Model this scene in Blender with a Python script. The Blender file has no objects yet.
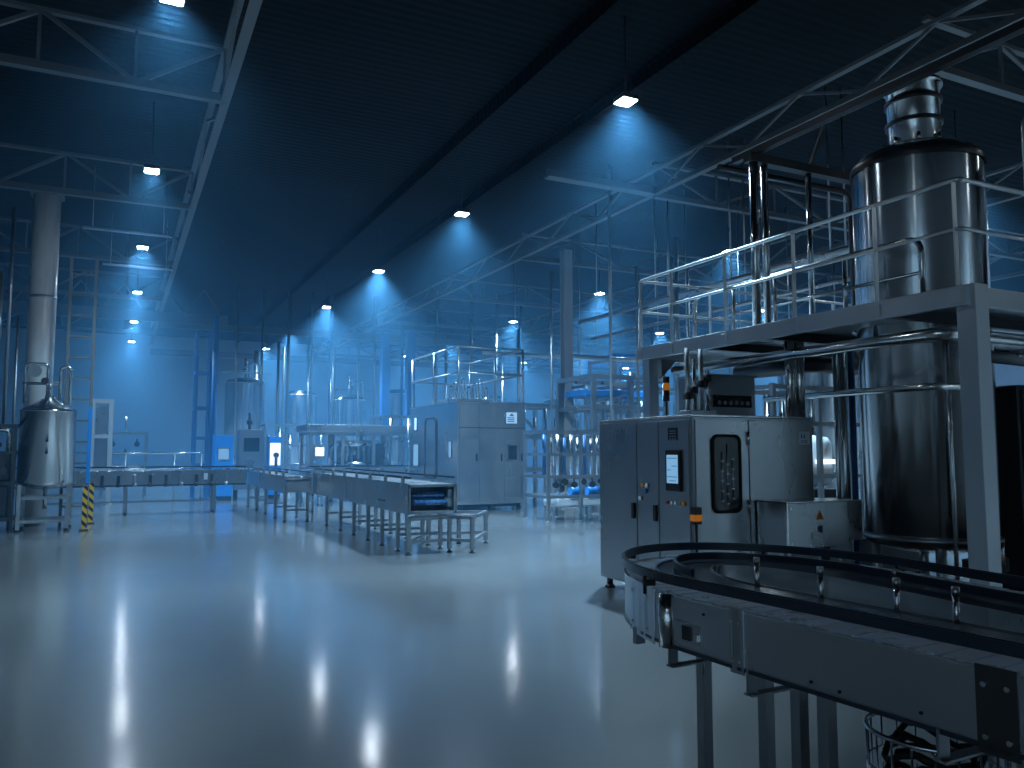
import bpy, bmesh, math, random
from mathutils import Vector, Matrix
random.seed(7)
PI = math.pi
S = bpy.context.scene
COL = S.collection

# ------------------------------------------------------------------ camera
cam_d = bpy.data.cameras.new('camera')
cam_d.sensor_width = 36.0
cam_d.lens = 800.0 / 1024.0 * 36.0
cam_d.clip_end = 200
cam = bpy.data.objects.new('camera', cam_d)
COL.objects.link(cam)
cam.location = (0, 0, 1.6)
cam.rotation_euler = (PI / 2 + math.atan(66 / 800), 0, -math.radians(26.1))
S.camera = cam

# ------------------------------------------------------------------ exposure, world, haze
S.view_settings.view_transform = 'Standard'
S.view_settings.look = 'None'
S.view_settings.exposure = 0.45
S.view_settings.gamma = 1.0
S.view_settings.use_curve_mapping = False
try:
    S.cycles.use_denoising = True
    S.cycles.max_bounces = 8
    S.cycles.diffuse_bounces = 3
    S.cycles.glossy_bounces = 4
    S.cycles.volume_bounces = 1
    S.cycles.sample_clamp_indirect = 4.0
    S.cycles.use_light_tree = True
    S.cycles.caustics_reflective = False
    S.cycles.caustics_refractive = False
except Exception:
    pass

HAZE_COLOR = (0.17, 0.52, 0.93, 1)
LAMP_POWER = 330.0
LAMP_COLOR = (0.48, 0.78, 1.0)
DIFFUSER = 110.0

w = bpy.data.worlds.new('hall_air')
S.world = w
w.use_nodes = True
nt = w.node_tree
nt.nodes.clear()
wo = nt.nodes.new('ShaderNodeOutputWorld')
bg = nt.nodes.new('ShaderNodeBackground')
bg.inputs['Color'].default_value = (0.01, 0.02, 0.04, 1)
bg.inputs['Strength'].default_value = 0.1
nt.links.new(bg.outputs[0], wo.inputs['Surface'])

# ------------------------------------------------------------------ materials
def mat(name, color, rough=0.5, metal=0.0, spec=0.5):
    m = bpy.data.materials.new(name)
    m.use_nodes = True
    b = m.node_tree.nodes['Principled BSDF']
    b.inputs['Base Color'].default_value = (*color, 1)
    b.inputs['Roughness'].default_value = rough
    b.inputs['Metallic'].default_value = metal
    b.inputs['Specular IOR Level'].default_value = spec
    return m

def N(m, t):
    return m.node_tree.nodes.new(t)

def L(m, a, b):
    m.node_tree.links.new(a, b)

def noise_rough(m, scale, lo, hi, stretch=(1, 1, 1), bump=0.0, colvar=0.0, detail=4):
    """roughness (and a little bump and tone) that varies over the surface"""
    b = m.node_tree.nodes['Principled BSDF']
    tc = N(m, 'ShaderNodeTexCoord'); mp = N(m, 'ShaderNodeMapping')
    mp.inputs['Scale'].default_value = stretch
    nz = N(m, 'ShaderNodeTexNoise'); nz.inputs['Scale'].default_value = scale; nz.inputs['Detail'].default_value = detail
    L(m, tc.outputs['Object'], mp.inputs[0]); L(m, mp.outputs[0], nz.inputs['Vector'])
    mr = N(m, 'ShaderNodeMapRange')
    mr.inputs['From Min'].default_value = 0.3; mr.inputs['From Max'].default_value = 0.7
    mr.inputs['To Min'].default_value = lo; mr.inputs['To Max'].default_value = hi
    L(m, nz.outputs[0], mr.inputs['Value']); L(m, mr.outputs[0], b.inputs['Roughness'])
    if bump:
        bp = N(m, 'ShaderNodeBump'); bp.inputs['Strength'].default_value = bump; bp.inputs['Distance'].default_value = 0.01
        L(m, nz.outputs[0], bp.inputs['Height']); L(m, bp.outputs[0], b.inputs['Normal'])
    if colvar:
        c = b.inputs['Base Color'].default_value[:3]
        mx = N(m, 'ShaderNodeMix'); mx.data_type = 'RGBA'
        mx.inputs['A'].default_value = (*[v * (1 - colvar) for v in c], 1)
        mx.inputs['B'].default_value = (*[min(1, v * (1 + colvar)) for v in c], 1)
        L(m, nz.outputs[0], mx.inputs['Factor']); L(m, mx.outputs['Result'], b.inputs['Base Color'])
    return m

M = {}
M['steel'] = noise_rough(mat('brushed_steel', (0.57, 0.60, 0.63), 0.24, 1.0), 3, 0.19, 0.28, (1, 1, 0.25))
M['sheet'] = noise_rough(mat('steel_sheet', (0.43, 0.455, 0.48), 0.3, 1.0), 2, 0.25, 0.36, (1, 1, 0.6))
M['plate'] = noise_rough(mat('conveyor_plate', (0.57, 0.60, 0.63), 0.3, 1.0), 2, 0.26, 0.36, (1, 1, 0.2))
M['darkplate'] = mat('dark_conveyor_plate', (0.12, 0.12, 0.13), 0.35, 1.0)
M['slide'] = mat('dark_slide_plastic', (0.025, 0.04, 0.065), 0.22)
M['round'] = noise_rough(mat('brushed_tank_steel', (0.57, 0.60, 0.63), 0.2, 1.0), 2, 0.17, 0.21, (1, 1, 0.1))
_b = M['round'].node_tree.nodes['Principled BSDF']
_tg = N(M['round'], 'ShaderNodeTangent'); _tg.direction_type = 'RADIAL'; _tg.axis = 'Z'
L(M['round'], _tg.outputs[0], _b.inputs['Tangent']); _b.inputs['Anisotropic'].default_value = 0.85; _b.inputs['Anisotropic Rotation'].default_value = 0.25
M['polish'] = noise_rough(mat('polished_steel', (0.70, 0.71, 0.72), 0.16, 1.0), 4, 0.12, 0.22, (1, 1, 0.3), 0.02)
M['galv'] = noise_rough(mat('galvanised_steel', (0.40, 0.43, 0.46), 0.32, 1.0), 5, 0.26, 0.4)
M['paint'] = mat('grey_painted_steel', (0.36, 0.38, 0.40), 0.5)
M['bright'] = noise_rough(mat('satin_bright_steel', (0.60, 0.64, 0.68), 0.36, 1.0), 4, 0.30, 0.44, (1, 1, 0.4))
M['girder'] = mat('girder_paint', (0.15, 0.16, 0.17), 0.55, 0.1)
M['darksteel'] = mat('dark_steel', (0.05, 0.055, 0.065), 0.35, 0.6)
M['white'] = noise_rough(mat('white_lacquer', (0.74, 0.74, 0.74), 0.3), 5, 0.22, 0.34, (1, 1, 0.2))
M['black'] = mat('black_plastic', (0.012, 0.013, 0.015), 0.35)
M['rail'] = mat('dark_guide_plastic', (0.020, 0.030, 0.050), 0.28)
M['rubber'] = mat('black_rubber', (0.01, 0.01, 0.01), 0.75)
M['belt'] = noise_rough(mat('slat_belt', (0.62, 0.72, 0.86), 0.3, 0.1), 12, 0.22, 0.42)
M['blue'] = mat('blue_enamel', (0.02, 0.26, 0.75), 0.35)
M['bluepipe'] = mat('blue_coated_steel', (0.03, 0.16, 0.42), 0.4)
M['roller'] = mat('blue_roller', (0.05, 0.16, 0.36), 0.35)
M['orange'] = mat('orange_plastic', (0.80, 0.28, 0.02), 0.4)
M['yellow'] = mat('yellow_plate', (0.80, 0.48, 0.02), 0.5)
M['label'] = mat('pale_label', (0.80, 0.88, 0.95), 0.5)
M['ink'] = mat('label_ink', (0.03, 0.05, 0.09), 0.5)
M['red'] = mat('red_plastic', (0.5, 0.03, 0.02), 0.4)
M['darkpane'] = mat('dark_pane', (0.012, 0.018, 0.026), 0.12)

def oil_can(m, scale, stretch, strength):
    b = m.node_tree.nodes['Principled BSDF']
    tc = N(m, 'ShaderNodeTexCoord'); mp = N(m, 'ShaderNodeMapping'); mp.inputs['Scale'].default_value = stretch
    nz = N(m, 'ShaderNodeTexNoise'); nz.inputs['Scale'].default_value = scale; nz.inputs['Detail'].default_value = 1
    bp = N(m, 'ShaderNodeBump'); bp.inputs['Strength'].default_value = strength; bp.inputs['Distance'].default_value = 0.05
    L(m, tc.outputs['Object'], mp.inputs[0]); L(m, mp.outputs[0], nz.inputs['Vector'])
    L(m, nz.outputs[0], bp.inputs['Height']); L(m, bp.outputs[0], b.inputs['Normal'])
oil_can(M['steel'], 1.6, (1, 1, 0.22), 0.22)
oil_can(M['sheet'], 1.6, (1, 1, 0.3), 0.10)
oil_can(M['plate'], 1.3, (1, 1, 0.1), 0.12)

def emit(name, color, s):
    m = bpy.data.materials.new(name); m.use_nodes = True
    b = m.node_tree.nodes['Principled BSDF']
    b.inputs['Base Color'].default_value = (0, 0, 0, 1)
    b.inputs['Emission Color'].default_value = (*color, 1)
    b.inputs['Emission Strength'].default_value = s
    return m
M['diffuser'] = emit('lamp_diffuser', (0.80, 0.92, 1.0), DIFFUSER)
M['screen'] = emit('lit_screen', (0.26, 0.58, 0.95), 0.5)
M['screen_dim'] = emit('lit_screen_bars', (0.08, 0.3, 0.62), 0.3)
M['screen_white'] = emit('lit_white_screen', (0.75, 0.9, 1.0), 1.3)
M['amber'] = emit('amber_lens', (1.0, 0.34, 0.02), 0.16)

# hazard stripes: yellow and black bands running round the post
m = mat('hazard_stripes', (0.8, 0.5, 0.02), 0.5)
tc = N(m, 'ShaderNodeTexCoord'); sx = N(m, 'ShaderNodeSeparateXYZ'); L(m, tc.outputs['Object'], sx.inputs[0])
ad = N(m, 'ShaderNodeMath'); ad.operation = 'ADD'; L(m, sx.outputs['X'], ad.inputs[0]); L(m, sx.outputs['Z'], ad.inputs[1])
mu = N(m, 'ShaderNodeMath'); mu.operation = 'MULTIPLY'; mu.inputs[1].default_value = 5.5; L(m, ad.outputs[0], mu.inputs[0])
fr = N(m, 'ShaderNodeMath'); fr.operation = 'FRACT'; L(m, mu.outputs[0], fr.inputs[0])
gt = N(m, 'ShaderNodeMath'); gt.operation = 'GREATER_THAN'; gt.inputs[1].default_value = 0.55; L(m, fr.outputs[0], gt.inputs[0])
mx = N(m, 'ShaderNodeMix'); mx.data_type = 'RGBA'
mx.inputs['A'].default_value = (0.85, 0.47, 0.02, 1); mx.inputs['B'].default_value = (0.015, 0.015, 0.015, 1)
L(m, gt.outputs[0], mx.inputs['Factor']); L(m, mx.outputs['Result'], m.node_tree.nodes['Principled BSDF'].inputs['Base Color'])
M['hazard'] = m

# epoxy floor: sealed pale grey screed, uneven gloss, faint trowel waves
m = mat('epoxy_floor', (0.36, 0.38, 0.39), 0.4, 0.0, 1.0)
b = m.node_tree.nodes['Principled BSDF']
tc = N(m, 'ShaderNodeTexCoord')
n1 = N(m, 'ShaderNodeTexNoise'); n1.inputs['Scale'].default_value = 0.5; n1.inputs['Detail'].default_value = 3
n2 = N(m, 'ShaderNodeTexNoise'); n2.inputs['Scale'].default_value = 5.0; n2.inputs['Detail'].default_value = 2
n3 = N(m, 'ShaderNodeTexNoise'); n3.inputs['Scale'].default_value = 90.0; n3.inputs['Detail'].default_value = 2
for n in (n1, n2, n3): L(m, tc.outputs['Object'], n.inputs['Vector'])
mr = N(m, 'ShaderNodeMapRange')
mr.inputs['From Min'].default_value = 0.3; mr.inputs['From Max'].default_value = 0.7
mr.inputs['To Min'].default_value = 0.30; mr.inputs['To Max'].default_value = 0.40
L(m, n1.outputs[0], mr.inputs['Value']); L(m, mr.outputs[0], b.inputs['Roughness'])
cr = N(m, 'ShaderNodeMix'); cr.data_type = 'RGBA'
cr.inputs['A'].default_value = (0.125, 0.132, 0.138, 1); cr.inputs['B'].default_value = (0.165, 0.172, 0.178, 1)
L(m, n1.outputs[0], cr.inputs['Factor']); L(m, cr.outputs['Result'], b.inputs['Base Color'])
b1 = N(m, 'ShaderNodeBump'); b1.inputs['Strength'].default_value = 0.06; b1.inputs['Distance'].default_value = 0.012
b2 = N(m, 'ShaderNodeBump'); b2.inputs['Strength'].default_value = 0.06; b2.inputs['Distance'].default_value = 0.002
L(m, n2.outputs[0], b1.inputs['Height']); L(m, n3.outputs[0], b2.inputs['Height'])
L(m, b1.outputs[0], b2.inputs['Normal']); L(m, b2.outputs[0], b.inputs['Normal'])
b.inputs['Coat Weight'].default_value = 1.0
b.inputs['Coat Roughness'].default_value = 0.12
b.inputs['Coat IOR'].default_value = 1.5
L(m, b2.outputs[0], b.inputs['Coat Normal'])
M['floor'] = m

# profiled dark roof sheeting
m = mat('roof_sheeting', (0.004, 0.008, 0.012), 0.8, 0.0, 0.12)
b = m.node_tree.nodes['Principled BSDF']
tc = N(m, 'ShaderNodeTexCoord')
wv = N(m, 'ShaderNodeTexWave'); wv.wave_type = 'BANDS'; wv.bands_direction = 'Y'; wv.inputs['Scale'].default_value = 1.6
L(m, tc.outputs['Object'], wv.inputs['Vector'])
bp = N(m, 'ShaderNodeBump'); bp.inputs['Strength'].default_value = 0.3; bp.inputs['Distance'].default_value = 0.03
L(m, wv.outputs[0], bp.inputs['Height']); L(m, bp.outputs[0], b.inputs['Normal'])
M['roof'] = m
M['wall'] = noise_rough(mat('wall_panel', (0.50, 0.52, 0.54), 0.6), 0.6, 0.5, 0.65, colvar=0.1)

# ------------------------------------------------------------------ mesh helper
class MB:
    def __init__(self):
        self.bm = bmesh.new()

    def _quad(self, vs, smooth=False):
        try:
            f = self.bm.faces.new(vs); f.smooth = smooth
            return f
        except ValueError:
            return None

    def obox(self, c, size, rot=None, bev=0.0):
        mtx = Matrix.Translation(Vector(c)) @ (rot.to_4x4() if rot else Matrix()) @ Matrix.Diagonal((*size, 1))
        r = bmesh.ops.create_cube(self.bm, size=1.0, matrix=mtx)
        if bev:
            es = set()
            for v in r['verts']: es.update(v.link_edges)
            bmesh.ops.bevel(self.bm, geom=list(es), offset=bev, segments=2, profile=0.5, affect='EDGES')
        return self

    def box(self, x0, x1, y0, y1, z0, z1, bev=0.0):
        return self.obox(((x0 + x1) / 2, (y0 + y1) / 2, (z0 + z1) / 2), (abs(x1 - x0), abs(y1 - y0), abs(z1 - z0)), None, bev)

    def bar(self, p, q, w, h=None, bev=0.0):
        p, q = Vector(p), Vector(q); h = h or w
        d = (q - p); ln = d.length; d.normalize()
        up = Vector((0, 0, 1)) if abs(d.z) < 0.95 else Vector((0, 1, 0))
        x = up.cross(d).normalized(); y = d.cross(x)
        rot = Matrix((x, y, d)).transposed()
        return self.obox((p + q) / 2, (w, h, ln), rot, bev)

    def tube(self, pts, r, n=10, bend=0.0, closed=False, cap=True):
        pts = [Vector(p) for p in pts]
        if bend and len(pts) > 2:
            out = [pts[0]]
            for i in range(1, len(pts) - 1):
                a, b_, c = pts[i - 1], pts[i], pts[i + 1]
                u = (a - b_); v = (c - b_)
                k = min(bend, u.length * 0.48, v.length * 0.48)
                u.normalize(); v.normalize()
                s, e = b_ + u * k, b_ + v * k
                for j in range(6):
                    t = j / 5
                    out.append((1 - t) ** 2 * s + 2 * t * (1 - t) * b_ + t * t * e)
            out.append(pts[-1]); pts = out
        rings = []; k = len(pts); prev = None
        for i, p in enumerate(pts):
            if closed:
                t = (pts[(i + 1) % k] - pts[i - 1]).normalized()
            else:
                t = (pts[min(i + 1, k - 1)] - pts[max(i - 1, 0)]).normalized()
            if prev is None:
                a = Vector((0, 0, 1)) if abs(t.z) < 0.9 else Vector((1, 0, 0))
                prev = (a - t * a.dot(t)).normalized()
            else:
                prev = (prev - t * prev.dot(t)).normalized()
            bn = t.cross(prev)
            rings.append([self.bm.verts.new(p + (prev * math.cos(2 * PI * j / n) + bn * math.sin(2 * PI * j / n)) * r) for j in range(n)])
        m_ = k if closed else k - 1
        for i in range(m_):
            A, B = rings[i], rings[(i + 1) % k]
            for j in range(n):
                self._quad((A[j], A[(j + 1) % n], B[(j + 1) % n], B[j]), True)
        if cap and not closed:
            self._quad(list(reversed(rings[0]))); self._quad(rings[-1])
        return self

    def ring(self, c, R, r, n=40, axis='Z', m=8):
        pts = []
        for i in range(n):
            a = 2 * PI * i / n; u, v = R * math.cos(a), R * math.sin(a)
            o = {'Z': (u, v, 0), 'Y': (u, 0, v), 'X': (0, u, v)}[axis]
            pts.append(Vector(c) + Vector(o))
        return self.tube(pts, r, m, closed=True)

    def cyl(self, p, q, r, n=20):
        return self.tube([p, q], r, n)

    def lathe(self, c, prof, n=40, smooth=True):
        rings = []
        for r, z in prof:
            if r < 1e-5:
                rings.append([self.bm.verts.new((c[0], c[1], c[2] + z))])
            else:
                rings.append([self.bm.verts.new((c[0] + r * math.cos(2 * PI * j / n), c[1] + r * math.sin(2 * PI * j / n), c[2] + z)) for j in range(n)])
        for A, B in zip(rings, rings[1:]):
            for j in range(n):
                k = (j + 1) % n
                if len(A) == 1 and len(B) == 1: continue
                if len(A) == 1: self._quad((A[0], B[k], B[j]), smooth)
                elif len(B) == 1: self._quad((A[j], A[k], B[0]), smooth)
                else: self._quad((A[j], A[k], B[k], B[j]), smooth)
        return self

    def prism(self, poly, vec, smooth=False):
        vec = Vector(vec)
        a = [self.bm.verts.new(Vector(p)) for p in poly]
        b_ = [self.bm.verts.new(Vector(p) + vec) for p in poly]
        n = len(a)
        self._quad(list(reversed(a))); self._quad(b_)
        for i in range(n):
            self._quad((a[i], a[(i + 1) % n], b_[(i + 1) % n], b_[i]), smooth)
        return self

    def sphere(self, c, r, seg=14):
        pr = [(r * math.sin(PI * i / 8), -r * math.cos(PI * i / 8)) for i in range(9)]
        pr[0] = (0, -r); pr[-1] = (0, r)
        return self.lathe(c, pr, seg)

    def build(self, name, material, parent=None):
        bmesh.ops.recalc_face_normals(self.bm, faces=self.bm.faces[:])
        me = bpy.data.meshes.new(name)
        off = Vector((0, 0, 0)); p = parent
        while p is not None:
            off += p.location; p = p.parent
        if parent is None:                       # a thing that is one mesh: origin at its base
            vs = self.bm.verts
            lo = [min(v.co[i] for v in vs) for i in range(3)]; hi = [max(v.co[i] for v in vs) for i in range(3)]
            off = Vector(((lo[0] + hi[0]) / 2, (lo[1] + hi[1]) / 2, lo[2]))
        for v in self.bm.verts: v.co -= off
        self.bm.to_mesh(me); self.bm.free()
        me.materials.append(M[material])
        o = bpy.data.objects.new(name, me); COL.objects.link(o)
        if parent is None: o.location = off
        else: o.parent = parent
        return o

def tag(o, label, cat, group=None, kind=None):
    o['label'] = label
    o['category'] = cat
    if group: o['group'] = group
    if kind: o['kind'] = kind
    return o

def thing(name, label, cat, loc, group=None):
    o = bpy.data.objects.new(name, None); o.empty_display_size = 0.2
    COL.objects.link(o); o.location = loc
    return tag(o, label, cat, group)

def struct(o, label=None, cat=None):
    o['kind'] = 'structure'
    if label: o['label'] = label
    if cat: o['category'] = cat
    return o

def dup(root, loc, label, group=None):
    r = root.copy(); COL.objects.link(r); r.location = loc; r['label'] = label
    if group: r['group'] = group
    def kids(a, b_):
        for ch in a.children:
            if ch == r: continue
            c = ch.copy(); COL.objects.link(c); c.parent = b_
            kids(ch, c)
    kids(root, r)
    return r

def box_obj(name, mt, parent, *a, bev=0.0):
    return MB().box(*a, bev=bev).build(name, mt, parent)

def pipe(label, pts, r, mt='polish', cat='pipe', name='pipe', bend=0.12, group=None, n=12):
    return tag(MB().tube(pts, r, n, bend).build(name, mt), label, cat, group)

# ================================================================== SETTING
X0, X1, Y0, Y1, ZC = -9.0, 36.0, -6.0, 52.0, 8.4
struct(MB().box(X0, X1, Y0, Y1, -0.2, 0).build('floor', 'floor'), 'glossy pale grey epoxy floor of the hall', 'floor')
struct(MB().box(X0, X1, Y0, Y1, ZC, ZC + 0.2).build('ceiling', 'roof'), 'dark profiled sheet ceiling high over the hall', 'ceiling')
struct(MB().box(X0 - 0.2, X1 + 0.2, Y1, Y1 + 0.2, 0, ZC).build('wall_back', 'wall'), 'plain pale wall at the far end of the hall', 'wall')
struct(MB().box(X0 - 0.2, X0, Y0, Y1, 0, ZC).build('wall_left', 'wall'), 'long plain wall along the left side', 'wall')
struct(MB().box(X1, X1 + 0.2, Y0, Y1, 0, ZC).build('wall_right', 'wall'), 'long plain wall far beyond the right-hand tanks', 'wall')
struct(MB().box(X0 - 0.2, X1 + 0.2, Y0 - 0.2, Y0, 0, ZC).build('wall_front', 'wall'), 'plain wall behind the viewpoint', 'wall')
for i, (xa, wd) in enumerate(((6.3, 0.06), (8.2, 0.16))):
    g = MB().box(xa - wd / 2, xa + wd / 2, Y0, Y1, 8.1, 8.13).box(xa - 0.012, xa + 0.012, Y0, Y1, 8.13, ZC).box(xa - wd / 2, xa + wd / 2, Y0, Y1, ZC - 0.03, ZC)
    struct(g.build('trim_%d' % (i + 1), 'roof'), ['slim purlin left of the centre lamp row', 'wide purlin just right of the centre lamp row', 'second purlin right of the centre lamp row', 'slim purlin over the open aisle', 'slim purlin nearest the left-hand trusses'][i], 'purlin')

# banks of haze: thin from the first lamps on, thicker in the far half
def haze_bank(label, ya, yb, dens):
    m = bpy.data.materials.new('haze'); m.use_nodes = True; m.node_tree.nodes.clear()
    o_ = N(m, 'ShaderNodeOutputMaterial'); v = N(m, 'ShaderNodeVolumePrincipled')
    v.inputs['Color'].default_value = HAZE_COLOR; v.inputs['Density'].default_value = dens; v.inputs['Anisotropy'].default_value = 0.35
    L(m, v.outputs[0], o_.inputs['Volume'])
    M['haze_%g' % ya] = m
    o = MB().box(X0 - 0.1, X1 + 0.1, ya, yb, -0.1, ZC + 0.1).build('haze', 'haze_%g' % ya)
    tag(o, label, 'haze', None, 'stuff')
haze_bank('thin blue haze in the air from the first lamps to the centre cabinet', 8.92, 19.46, 0.006)
haze_bank('thicker blue haze hanging in the far half of the hall', 19.48, Y1 + 0.1, 0.018)

# ================================================================== LAMPS
ROWX = [0.38, 6.9, 14.8, 22.4, 30.0]
ROWY = [10.05, 16.7, 23.3, 30.1, 37.2, 44.1, -3.3, -3.31]
ROWN = ['row under the left trusses', 'row over the aisle', 'row over the right trusses', 'next row beyond the right trusses', 'outermost row far right']
ORD = ['nearest lamp', 'second lamp', 'third lamp', 'fourth lamp', 'fifth lamp', 'farthest lamp', 'added unseen fill lamp beside or behind the viewpoint, like those', 'added unseen fill lamp farther behind the viewpoint, like those']
LZ = 7.0
area = bpy.data.lights.new('lamp_light', 'AREA')
area.shape = 'SQUARE'; area.size = 0.24; area.energy = LAMP_POWER; area.color = LAMP_COLOR; area.spread = math.radians(106)
dim = area.copy(); dim.energy = LAMP_POWER * 0.42       # the left row burns lower
mid = area.copy(); mid.energy = LAMP_POWER * 0.62
aisle = area.copy(); aisle.energy = LAMP_POWER * 1.25
lamp0 = None
for i, x in enumerate(ROWX):
    for j, y in enumerate(ROWY):
        if j == 6 and i not in (1, 2): continue  # the last lamps are unseen fill, added to light the near metal
        if j == 7 and i != 2: continue
        if (i, j) == (2, 6): y = 3.4
        if (i, j) == (1, 6): x, y = -6.2, -3.3
        lab = 'square high-bay lamp, %s of the %s' % (ORD[j], ROWN[i])
        if lamp0 is None:
            lamp0 = thing('ceiling_lamp', lab, 'lamp', (x, y, LZ), 'square high-bay lamps')
            MB().box(x - 0.145, x + 0.145, y - 0.145, y + 0.145, LZ + 0.012, LZ + 0.09, 0.01).build('housing', 'darksteel', lamp0)
            box_obj('diffuser', 'diffuser', lamp0, x - 0.125, x + 0.125, y - 0.125, y + 0.125, LZ - 0.002, LZ + 0.014)
            MB().cyl((x, y, LZ + 0.09), (x, y, ZC), 0.012, 8).build('hanger_rod', 'black', lamp0)
            lo = bpy.data.objects.new('lamp_light', dim); COL.objects.link(lo)
            lo.parent = lamp0; lo.location = (0, 0, -0.02)
        else:
            r_ = dup(lamp0, (x, y, LZ), lab)
            for c in r_.children:
                if c.type == 'LIGHT': c.data = (dim if j < 2 else mid, aisle, aisle if j == 6 else area, area, area)[i]

# ================================================================== ROOF TRUSSES
def truss_x(label, y, xa, xb, zb, zt, n=6, wd=0.14, group=None, mt='girder', phase=0):
    """a lattice truss running across the hall at depth y"""
    t = thing('roof_truss', label, 'truss', (xb, y, zb), group)
    MB().box(xa, xb, y - wd / 2, y + wd / 2, zb, zb + 0.03).box(xa, xb, y - 0.012, y + 0.012, zb + 0.03, zb + 0.15).build('bottom_chord', mt, t)
    MB().box(xa, xb, y - wd * .4, y + wd * .4, zt - 0.06, zt).build('top_chord', mt, t)
    d = (xb - xa) / n
    for k in range(n):
        a, c = xa + k * d, xa + (k + 1) * d
        if (k + phase) % 2: p, q = (a, y, zt - 0.03), (c, y, zb + 0.08)
        else: p, q = (a, y, zb + 0.08), (c, y, zt - 0.03)
        MB().bar(p, q, 0.06, 0.06).build('diagonal_brace', mt, t)
        MB().bar((c - 0.02, y, zb + 0.08), (c - 0.02, y, zt - 0.03), 0.045).build('vertical_brace', mt, t)
    return t

for lab, y in (('nearest lattice roof truss crossing the dark left bay', 13.2),
               ('lattice roof truss at the head of the round white column', 19.6),
               ('lattice roof truss just behind the round white column', 26.0),
               ('fourth lattice roof truss back in the left bay', 32.4),
               ('farthest lattice roof truss of the left bay', 42.0)):
    truss_x(lab, y, X0, 1.33, 7.15, 8.1, n=8, phase=1)
t = thing('roof_truss', 'deep roof girder far back spanning past the left bay edge', 'truss', (3.7, 35.0, 6.75))
MB().box(X0, 3.9, 34.92, 35.08, 6.75, 6.79).box(X0, 3.9, 34.99, 35.01, 6.79, 7.15).box(X0, 3.9, 34.92, 35.08, 7.15, 7.19).build('web_girder', 'girder', t)
for k in range(8):
    xa = 3.7 - k * 1.5
    MB().bar((xa, 35.0, 7.19), (xa - 0.75, 35.0, 8.2), 0.06).build('diagonal_brace', 'girder', t)
    MB().bar((xa - 1.5, 35.0, 7.19), (xa - 0.75, 35.0, 8.2), 0.06).build('diagonal_brace', 'girder', t)

def truss_y(label, x, ya, yb, zb, zt, step, mt='girder', pipe_too=False):
    """a lattice truss running the length of the hall"""
    t = thing('roof_truss', label, 'truss', (x, ya, zb))
    MB().box(x - 0.07, x + 0.07, ya, yb, zb, zb + 0.03).box(x - 0.012, x + 0.012, ya, yb, zb + 0.03, zb + 0.13).build('bottom_chord', mt, t)
    MB().box(x - 0.06, x + 0.06, ya, yb, zt - 0.06, zt).build('top_chord', mt, t)
    n = int((yb - ya) / step)
    for k in range(n):
        a, c = ya + k * step, ya + (k + 1) * step
        p, q = ((x, a, zb + 0.08), (x, c, zt - 0.03)) if k % 2 else ((x, a, zt - 0.03), (x, c, zb + 0.08))
        MB().bar(p, q, 0.045).build('diagonal_brace', mt, t)
    return t
truss_y('long lattice edge truss bounding the dark left bay', 1.33, 2.0, 46.0, 7.15, 8.1, 2.4)
truss_y('long lattice edge truss running over the right-hand platform', 10.32, 2.0, 50.0, 7.15, 7.75, 1.3)
truss_y('long lattice truss beyond the big steel tank', 17.6, 4.0, 50.0, 7.15, 7.9, 1.6)
truss_y('outermost long lattice truss far right', 25.6, 8.0, 50.0, 7.15, 7.9, 2.0)
for k, y in enumerate((7.4, 14.0, 20.4, 27.0, 33.4, 40.0, 46.6)):
    truss_x('cross truss over the right bay, %s from the viewpoint' % ['first', 'second', 'third', 'fourth', 'fifth', 'sixth', 'seventh'][k], y, 10.32, 35.0, 7.1, 7.9, n=14, phase=k)
tag(MB().box(7.65, 10.3, 13.88, 14.12, 7.15, 7.18).box(7.65, 10.3, 13.99, 14.01, 7.18, 7.34).build('bracket_beam', 'girder'),
    'pale beam stub jutting from the right truss toward the aisle', 'beam')
for k, y in enumerate((36.5, 47.0)):
    tag(MB().box(1.33, 35.0, y - 0.1, y + 0.1, 6.75, 7.05).build('cross_beam', 'girder'),
        ['broad hazy cross beam above the centre cabinet', 'broad hazy cross beam close to the far wall'][k], 'beam')
for y, xa, xb, lab in ((21.2, -0.95, 1.0, 'slim bright cable tray under the second left lamp'), (25.2, -0.6, 1.25, 'slim cable tray under the third left lamp')):
    tag(MB().box(xa, xb, y - 0.07, y + 0.07, 6.85, 6.89).cyl((xa + 0.2, y, 6.89), (xa + 0.2, y, ZC), 0.01, 6).cyl((xb - 0.2, y, 6.89), (xb - 0.2, y, ZC), 0.01, 6).build('cable_tray', 'galv'), lab, 'cable tray')

# ================================================================== FOREGROUND U-TURN CONVEYOR
XC, YC, RA, RB = 2.98, 2.95, 0.75, 1.07
ZB = 0.965
def base_curve():
    """centre line of the outer guide rail: near limb, half turn, far limb (limbs draw in slightly)"""
    P = []
    for i in range(60): y = -0.6 + (YC + 0.6) * i / 60; P.append(Vector((XC - RA + 0.085 * (YC - y), y, 0)))
    for i in range(61):
        a = PI - PI * i / 60; P.append(Vector((XC + RA * math.cos(a), YC + RB * math.sin(a), 0)))
    for i in range(1, 61): y = YC - (YC + 0.2) * i / 60; P.append(Vector((XC + RA - 0.10 * (YC - y), y, 0)))
    return P
BASE = base_curve()
BN = []
for i, p in enumerate(BASE):
    d = (BASE[min(i + 1, len(BASE) - 1)] - BASE[max(i - 1, 0)]).normalized()
    BN.append(Vector((-d.y, d.x, 0)))
BS = [0.0]
for p, q in zip(BASE, BASE[1:]): BS.append(BS[-1] + (q - p).length)
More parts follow.
